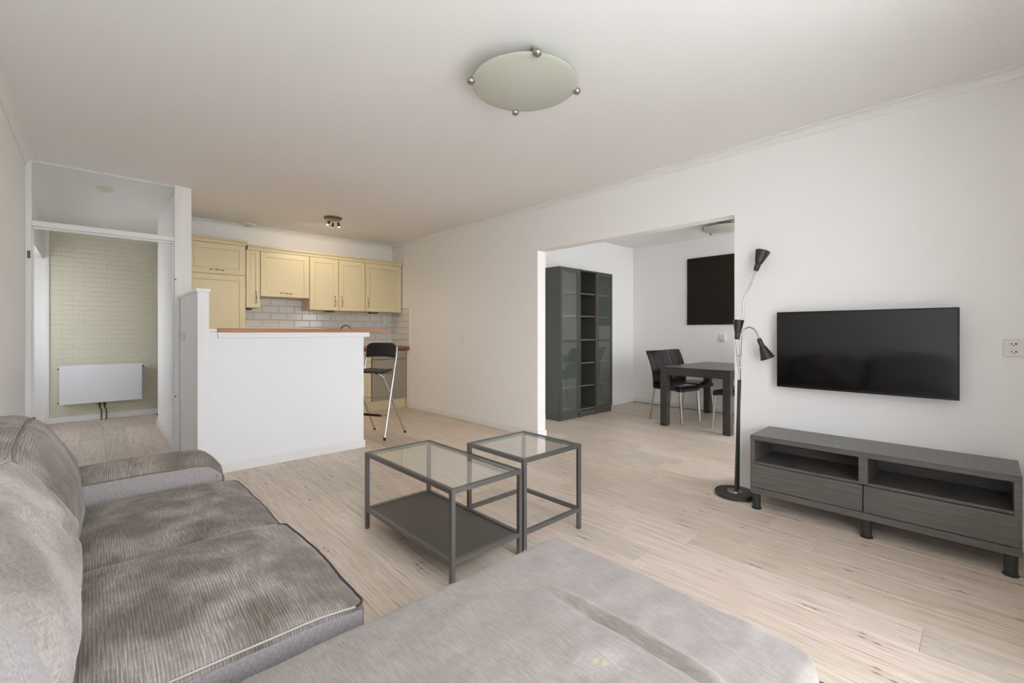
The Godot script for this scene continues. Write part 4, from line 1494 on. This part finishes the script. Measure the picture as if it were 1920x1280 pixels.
func build_stool() -> void:
	var o := thing("bar_stool", "folding bar stool with black seat and chrome legs beside the counter", "bar stool", V(2.359, 0, -4.697), deg_to_rad(-64.5))
	# backrest
	var b := MB.new()
	var f := func(p: Vector3, out: Vector3) -> Vector3:
		var q := p
		var u := p.x / 0.195
		var t := (p.y + 0.085) / 0.17
		q.z += 0.035 * (u * u) - 0.02 * t
		if t > 0.45:
			var e := maxf(0.0, absf(p.x) - 0.125)
			q.y -= 2.1 * e * e * 6.0 * (t - 0.45)
		q.y += 0.012 * (1.0 - u * u) * (1.0 - t)
		return q
	b.soft_box(V(0.195, 0.085, 0.011), 0.01, 0.02, f)
	part("backrest", b, M.black_plastic, o, V(0, 0.955, -0.06))
	# seat: a rounded disc, straighter at the back
	b = MB.new()
	var g := func(p: Vector3, out: Vector3) -> Vector3:
		var q := p
		var d := Vector2(p.x / 0.19, (p.z) / 0.17)
		var l := maxf(absf(d.x), absf(d.y))
		if l > 0.001:
			var rr := l / d.length()
			var e := lerpf(1.0, rr, 0.8 if p.z > 0.0 else 0.55)
			q.x *= e
			q.z *= e
		q.y += 0.006 * (d.length_squared() - 1.0) * (1.0 if p.y > 0 else 0.3)
		return q
	b.soft_box(V(0.19, 0.013, 0.17), 0.011, 0.02, g)
	part("seat", b, M.black_plastic, o, V(0, 0.733, 0.10))
	for s in [-1.0, 1.0]:
		b = MB.new()
		b.tube([V(s * 0.19, 1.0, -0.078), V(s * 0.2, 0.90, -0.05), V(s * 0.231, 0.03, 0.195), V(s * 0.232, 0.012, 0.2)], 0.0125, 10)
		var lg := part("leg", b, M.stool_metal, o)
		b = MB.new()
		b.tube([V(s * 0.2315, 0.03, 0.195), V(s * 0.2335, 0.0, 0.2025)], 0.0135, 10)
		part("foot_cap", b, M.rubber, lg)
		b = MB.new()
		b.tube(curve([V(s * 0.05, 0.712, 0.20), V(s * 0.13, 0.71, 0.19), V(s * 0.175, 0.68, 0.165), V(s * 0.19, 0.62, 0.135), V(s * 0.212, 0.03, -0.19), V(s * 0.2125, 0.012, -0.2)], 5), 0.012, 10)
		lg = part("leg", b, M.stool_metal, o)
		b = MB.new()
		b.tube([V(s * 0.2125, 0.03, -0.192), V(s * 0.2135, 0.0, -0.2025)], 0.013, 10)
		part("foot_cap", b, M.rubber, lg)
	b = MB.new()
	b.tube([V(-0.222, 0.255, 0.13), V(-0.15, 0.25, 0.138), V(0.15, 0.25, 0.138), V(0.222, 0.255, 0.13)], 0.009, 8)
	var fr := part("footrest", b, M.stool_metal, o)
	b = MB.new()
	b.tube([V(-0.14, 0.25, 0.138), V(0.14, 0.25, 0.138)], 0.0135, 10)
	part("grip", b, M.rubber, fr)
	b = MB.new()
	b.tube([V(-0.2, 0.70, 0.02), V(0.2, 0.70, 0.02)], 0.006, 8)
	b.tube([V(-0.205, 0.43, 0.082), V(0.205, 0.43, 0.082)], 0.005, 8)
	part("cross_bar", b, M.stool_metal, o)
	b = MB.new()
	b.box(V(-0.14, 0.706, 0.04), V(-0.12, 0.722, 0.21), 0.002)
	b.box(V(0.12, 0.706, 0.04), V(0.14, 0.722, 0.21), 0.002)
	part("seat_rail", b, M.rubber, o)

# ------------------------------------------------------------------ on walls and ceiling
func glass_lamp(label: String, at: Vector3) -> void:
	var o := thing("ceiling_lamp", label, "lamp", at, 0.0, "frosted glass ceiling lamps")
	var b := MB.new()
	b.lathe([Vector2(0.0, 0.0), Vector2(0.075, 0.0), Vector2(0.075, -0.02), Vector2(0.06, -0.03), Vector2(0.0, -0.03)], 28)
	part("mount", b, M.brushed_steel, o)
	b = MB.new()
	for k in 4:
		var t := deg_to_rad(33.5 + 90.0 * k)
		var d := V(cos(t), 0, sin(t))
		b.tube(curve([d * 0.05 + V(0, -0.012, 0), d * 0.17 + V(0, -0.012, 0), d * 0.2 + V(0, -0.016, 0), d * 0.262 + V(0, -0.07, 0), d * 0.284 + V(0, -0.085, 0)], 4), 0.0075, 8)
	part("bracket", b, M.brushed_steel, o)
	var pr := []
	for k in 13:
		var t := k / 12.0
		pr.append(Vector2(0.279 * t + 0.0005, -0.122 + 0.03 * t * t))
	for k in 13:
		var t := 1.0 - k / 12.0
		pr.append(Vector2(0.279 * t + 0.0005, -0.117 + 0.03 * t * t))
	b = MB.new()
	b.lathe(pr, 56, Transform3D(), false)
	part("glass_shade", b, M.frosted_glass, o)
	for k in 4:
		var t := deg_to_rad(33.5 + 90.0 * k)
		b = MB.new()
		b.lathe([Vector2(0.0, -0.022), Vector2(0.011, -0.02), Vector2(0.018, -0.014), Vector2(0.021, -0.006), Vector2(0.02, 0.004), Vector2(0.006, 0.008), Vector2(0.006, 0.016), Vector2(0.0, 0.016)], 20, Transform3D(Basis(), V(cos(t) * 0.285, -0.092, sin(t) * 0.285)))
		part("knob", b, M.brushed_steel, o)

func build_ceiling_fittings() -> void:
	glass_lamp("frosted glass dish lamp with four metal knobs on the living room ceiling", V(1.664, CEIL, -1.664))
	glass_lamp("frosted glass lamp above the dining table, cut off by the lintel", V(5.80, CEIL, -2.24))
	# kitchen spot with three small heads
	var o := thing("spot_lamp", "round metal ceiling spot with three small lit heads in the kitchen", "lamp", V(2.14, CEIL, -5.45))
	var b := MB.new()
	b.lathe([Vector2(0.0, 0.0), Vector2(0.104, 0.0), Vector2(0.106, -0.006), Vector2(0.098, -0.022), Vector2(0.09, -0.026), Vector2(0.0, -0.026)], 32)
	part("plate", b, M.handle_metal, o)
	for q in [[V(-0.052, -0.026, 0.03), V(-0.5, -0.8, 0.15)], [V(0.02, -0.026, -0.045), V(0.1, -0.7, -0.7)], [V(0.052, -0.026, 0.03), V(0.12, -1.0, 0.12)]]:
		var p: Vector3 = q[0]
		var d: Vector3 = q[1].normalized()
		b = MB.new()
		b.tube([p, p + V(0, -0.032, 0)], 0.0045, 8)
		part("stem", b, M.chrome, o)
		var a := p + V(0, -0.03, 0)
		var xv := d.cross(V(0, 0, 1)).normalized()
		var xf := Transform3D(Basis(xv, d, xv.cross(d)), a)
		b = MB.new()
		b.lathe([Vector2(0.0, -0.004), Vector2(0.012, 0.0), Vector2(0.0155, 0.012), Vector2(0.0155, 0.052), Vector2(0.013, 0.052), Vector2(0.013, 0.044), Vector2(0.0, 0.044)], 18, xf)
		var hd := part("spot_head", b, M.handle_metal, o)
		b = MB.new()
		b.lathe([Vector2(0.0, 0.064), Vector2(0.008, 0.061), Vector2(0.0115, 0.053), Vector2(0.0, 0.0465)], 14, xf, true)
		part("bulb", b, M.spot_bulb, hd)
		var l := SpotLight3D.new()
		l.name = "spot_light"
		l.light_color = rgb(255, 234, 205)
		l.light_energy = KITCHEN_SPOT
		l.spot_angle = 70.0
		l.spot_angle_attenuation = 1.0
		l.light_size = 0.02
		l.spot_range = 12.0
		l.spot_attenuation = 2.0
		l.shadow_enabled = true
		o.add_child(l)
		l.position = a + d * 0.07
		l.look_at_from_position(o.position + a + d * 0.07, o.position + a + d * 0.5, V(0, 0, 1))
	o = thing("air_vent", "round white extractor vent at the kitchen ceiling edge", "vent", V(1.48, CEIL, -6.52))
	b = MB.new()
	b.lathe([Vector2(0.0, 0.0), Vector2(0.078, 0.0), Vector2(0.076, -0.012), Vector2(0.05, -0.02), Vector2(0.05, -0.012), Vector2(0.0, -0.012)], 28)
	part("ring", b, M.plastic_white, o)
	b = MB.new()
	b.lathe([Vector2(0.042, -0.016), Vector2(0.046, -0.024), Vector2(0.03, -0.032), Vector2(0.0, -0.034)], 24)
	b.tube([V(0, -0.01, 0), V(0, -0.03, 0)], 0.008, 8)
	part("disc", b, M.plastic_white, o)
	o = thing("smoke_detector", "round ivory smoke detector on the hall ceiling behind the glass", "smoke detector", V(0.09, CEIL, -5.83))
	b = MB.new()
	b.lathe([Vector2(0.0, 0.0), Vector2(0.066, 0.0), Vector2(0.066, -0.014), Vector2(0.062, -0.018), Vector2(0.0, -0.018)], 28)
	part("base", b, M.plastic_ivory, o)
	b = MB.new()
	b.lathe([Vector2(0.056, -0.018), Vector2(0.052, -0.034), Vector2(0.04, -0.04), Vector2(0.0, -0.04)], 24)
	part("cover", b, M.plastic_ivory, o)

func socket(o: Node3D, c: Vector3, r: float, m: Material) -> void:
	# a round recessed socket on a plate that faces +z
	var b := MB.new()
	b.lathe([Vector2(r * 1.12, -0.001), Vector2(r * 1.08, 0.003), Vector2(r, 0.003), Vector2(r * 0.97, 0.0008), Vector2(0.0, 0.0008)], 22, Transform3D(Basis(V(1, 0, 0), PI / 2), c))
	var s := part("socket_face", b, m, o)
	for q in [[-0.48, 0.05, 0.2], [0.48, 0.05, 0.26], [0.0, -0.45, 0.17]]:
		b = MB.new()
		b.lathe([Vector2(r * q[2], 0.0), Vector2(r * q[2] * 0.9, 0.0008), Vector2(0.0, 0.0008)], 10, Transform3D(Basis(V(1, 0, 0), PI / 2), c + V(r * q[0], r * q[1], 0.0008)))
		part("hole", b, M.socket_hole, s)

func build_switches() -> void:
	# all are built facing +z and turned to their wall
	var o := thing("wall_outlet", "white double outlet plate right of the television, near the picture's edge", "outlet", V(XR, 1.076, 0.135), -PI / 2)
	part("plate", bx(V(-0.066, -0.046, 0.0), V(0.066, 0.046, 0.009), 0.004), M.plastic_white, o)
	socket(o, V(-0.026, 0.021, 0.0095), 0.0165, M.plastic_white)
	socket(o, V(-0.026, -0.021, 0.0095), 0.0165, M.plastic_white)
	o = thing("wall_outlet", "white double outlet on the dining room wall under the black canvas", "outlet", V(6.61, 1.078, -2.575), -PI / 2)
	part("plate", bx(V(-0.04, -0.055, 0.0), V(0.04, 0.055, 0.02), 0.004), M.plastic_white, o)
	socket(o, V(0.0, 0.026, 0.0205), 0.019, M.plastic_white)
	socket(o, V(0.0, -0.026, 0.0205), 0.019, M.plastic_white)
	o = thing("wall_outlet", "small white outlet on the kitchen tiles just above the bar top", "outlet", V(3.266, 1.25, ZK + 0.0115))
	part("plate", bx(V(-0.034, -0.036, 0.0), V(0.034, 0.036, 0.012), 0.003), M.plastic_white, o)
	socket(o, V(0, 0, 0.0125), 0.021, M.plastic_white)
	for s in [["white light switch alone on the wall between kitchen and dining opening", V(XR, 1.08, -4.707), -PI / 2, 0.034, 0.042], ["ivory light switch on the side of the half wall", V(0.613, 1.121, -5.0), -PI / 2, 0.036, 0.036], ["white light switch on the kitchen tiles in the corner", V(3.418, 1.33, ZK + 0.0115), 0.0, 0.036, 0.036]]:
		o = thing("light_switch", s[0], "switch", s[1], s[2])
		part("plate", bx(V(-s[3], -s[4], 0.0), V(s[3], s[4], 0.014), 0.004), M.plastic_ivory if s[0].begins_with("ivory") else M.plastic_white, o)
		var b := MB.new()
		b.box(V(-s[3] * 0.66, -s[4] * 0.66, 0.0), V(s[3] * 0.66, s[4] * 0.66, 0.006), 0.002, Transform3D(Basis(V(1, 0, 0), 0.09), V(0, 0, 0.013)))
		part("rocker", b, M.plastic_white, o)

const KITCHEN_SPOT := 0.5
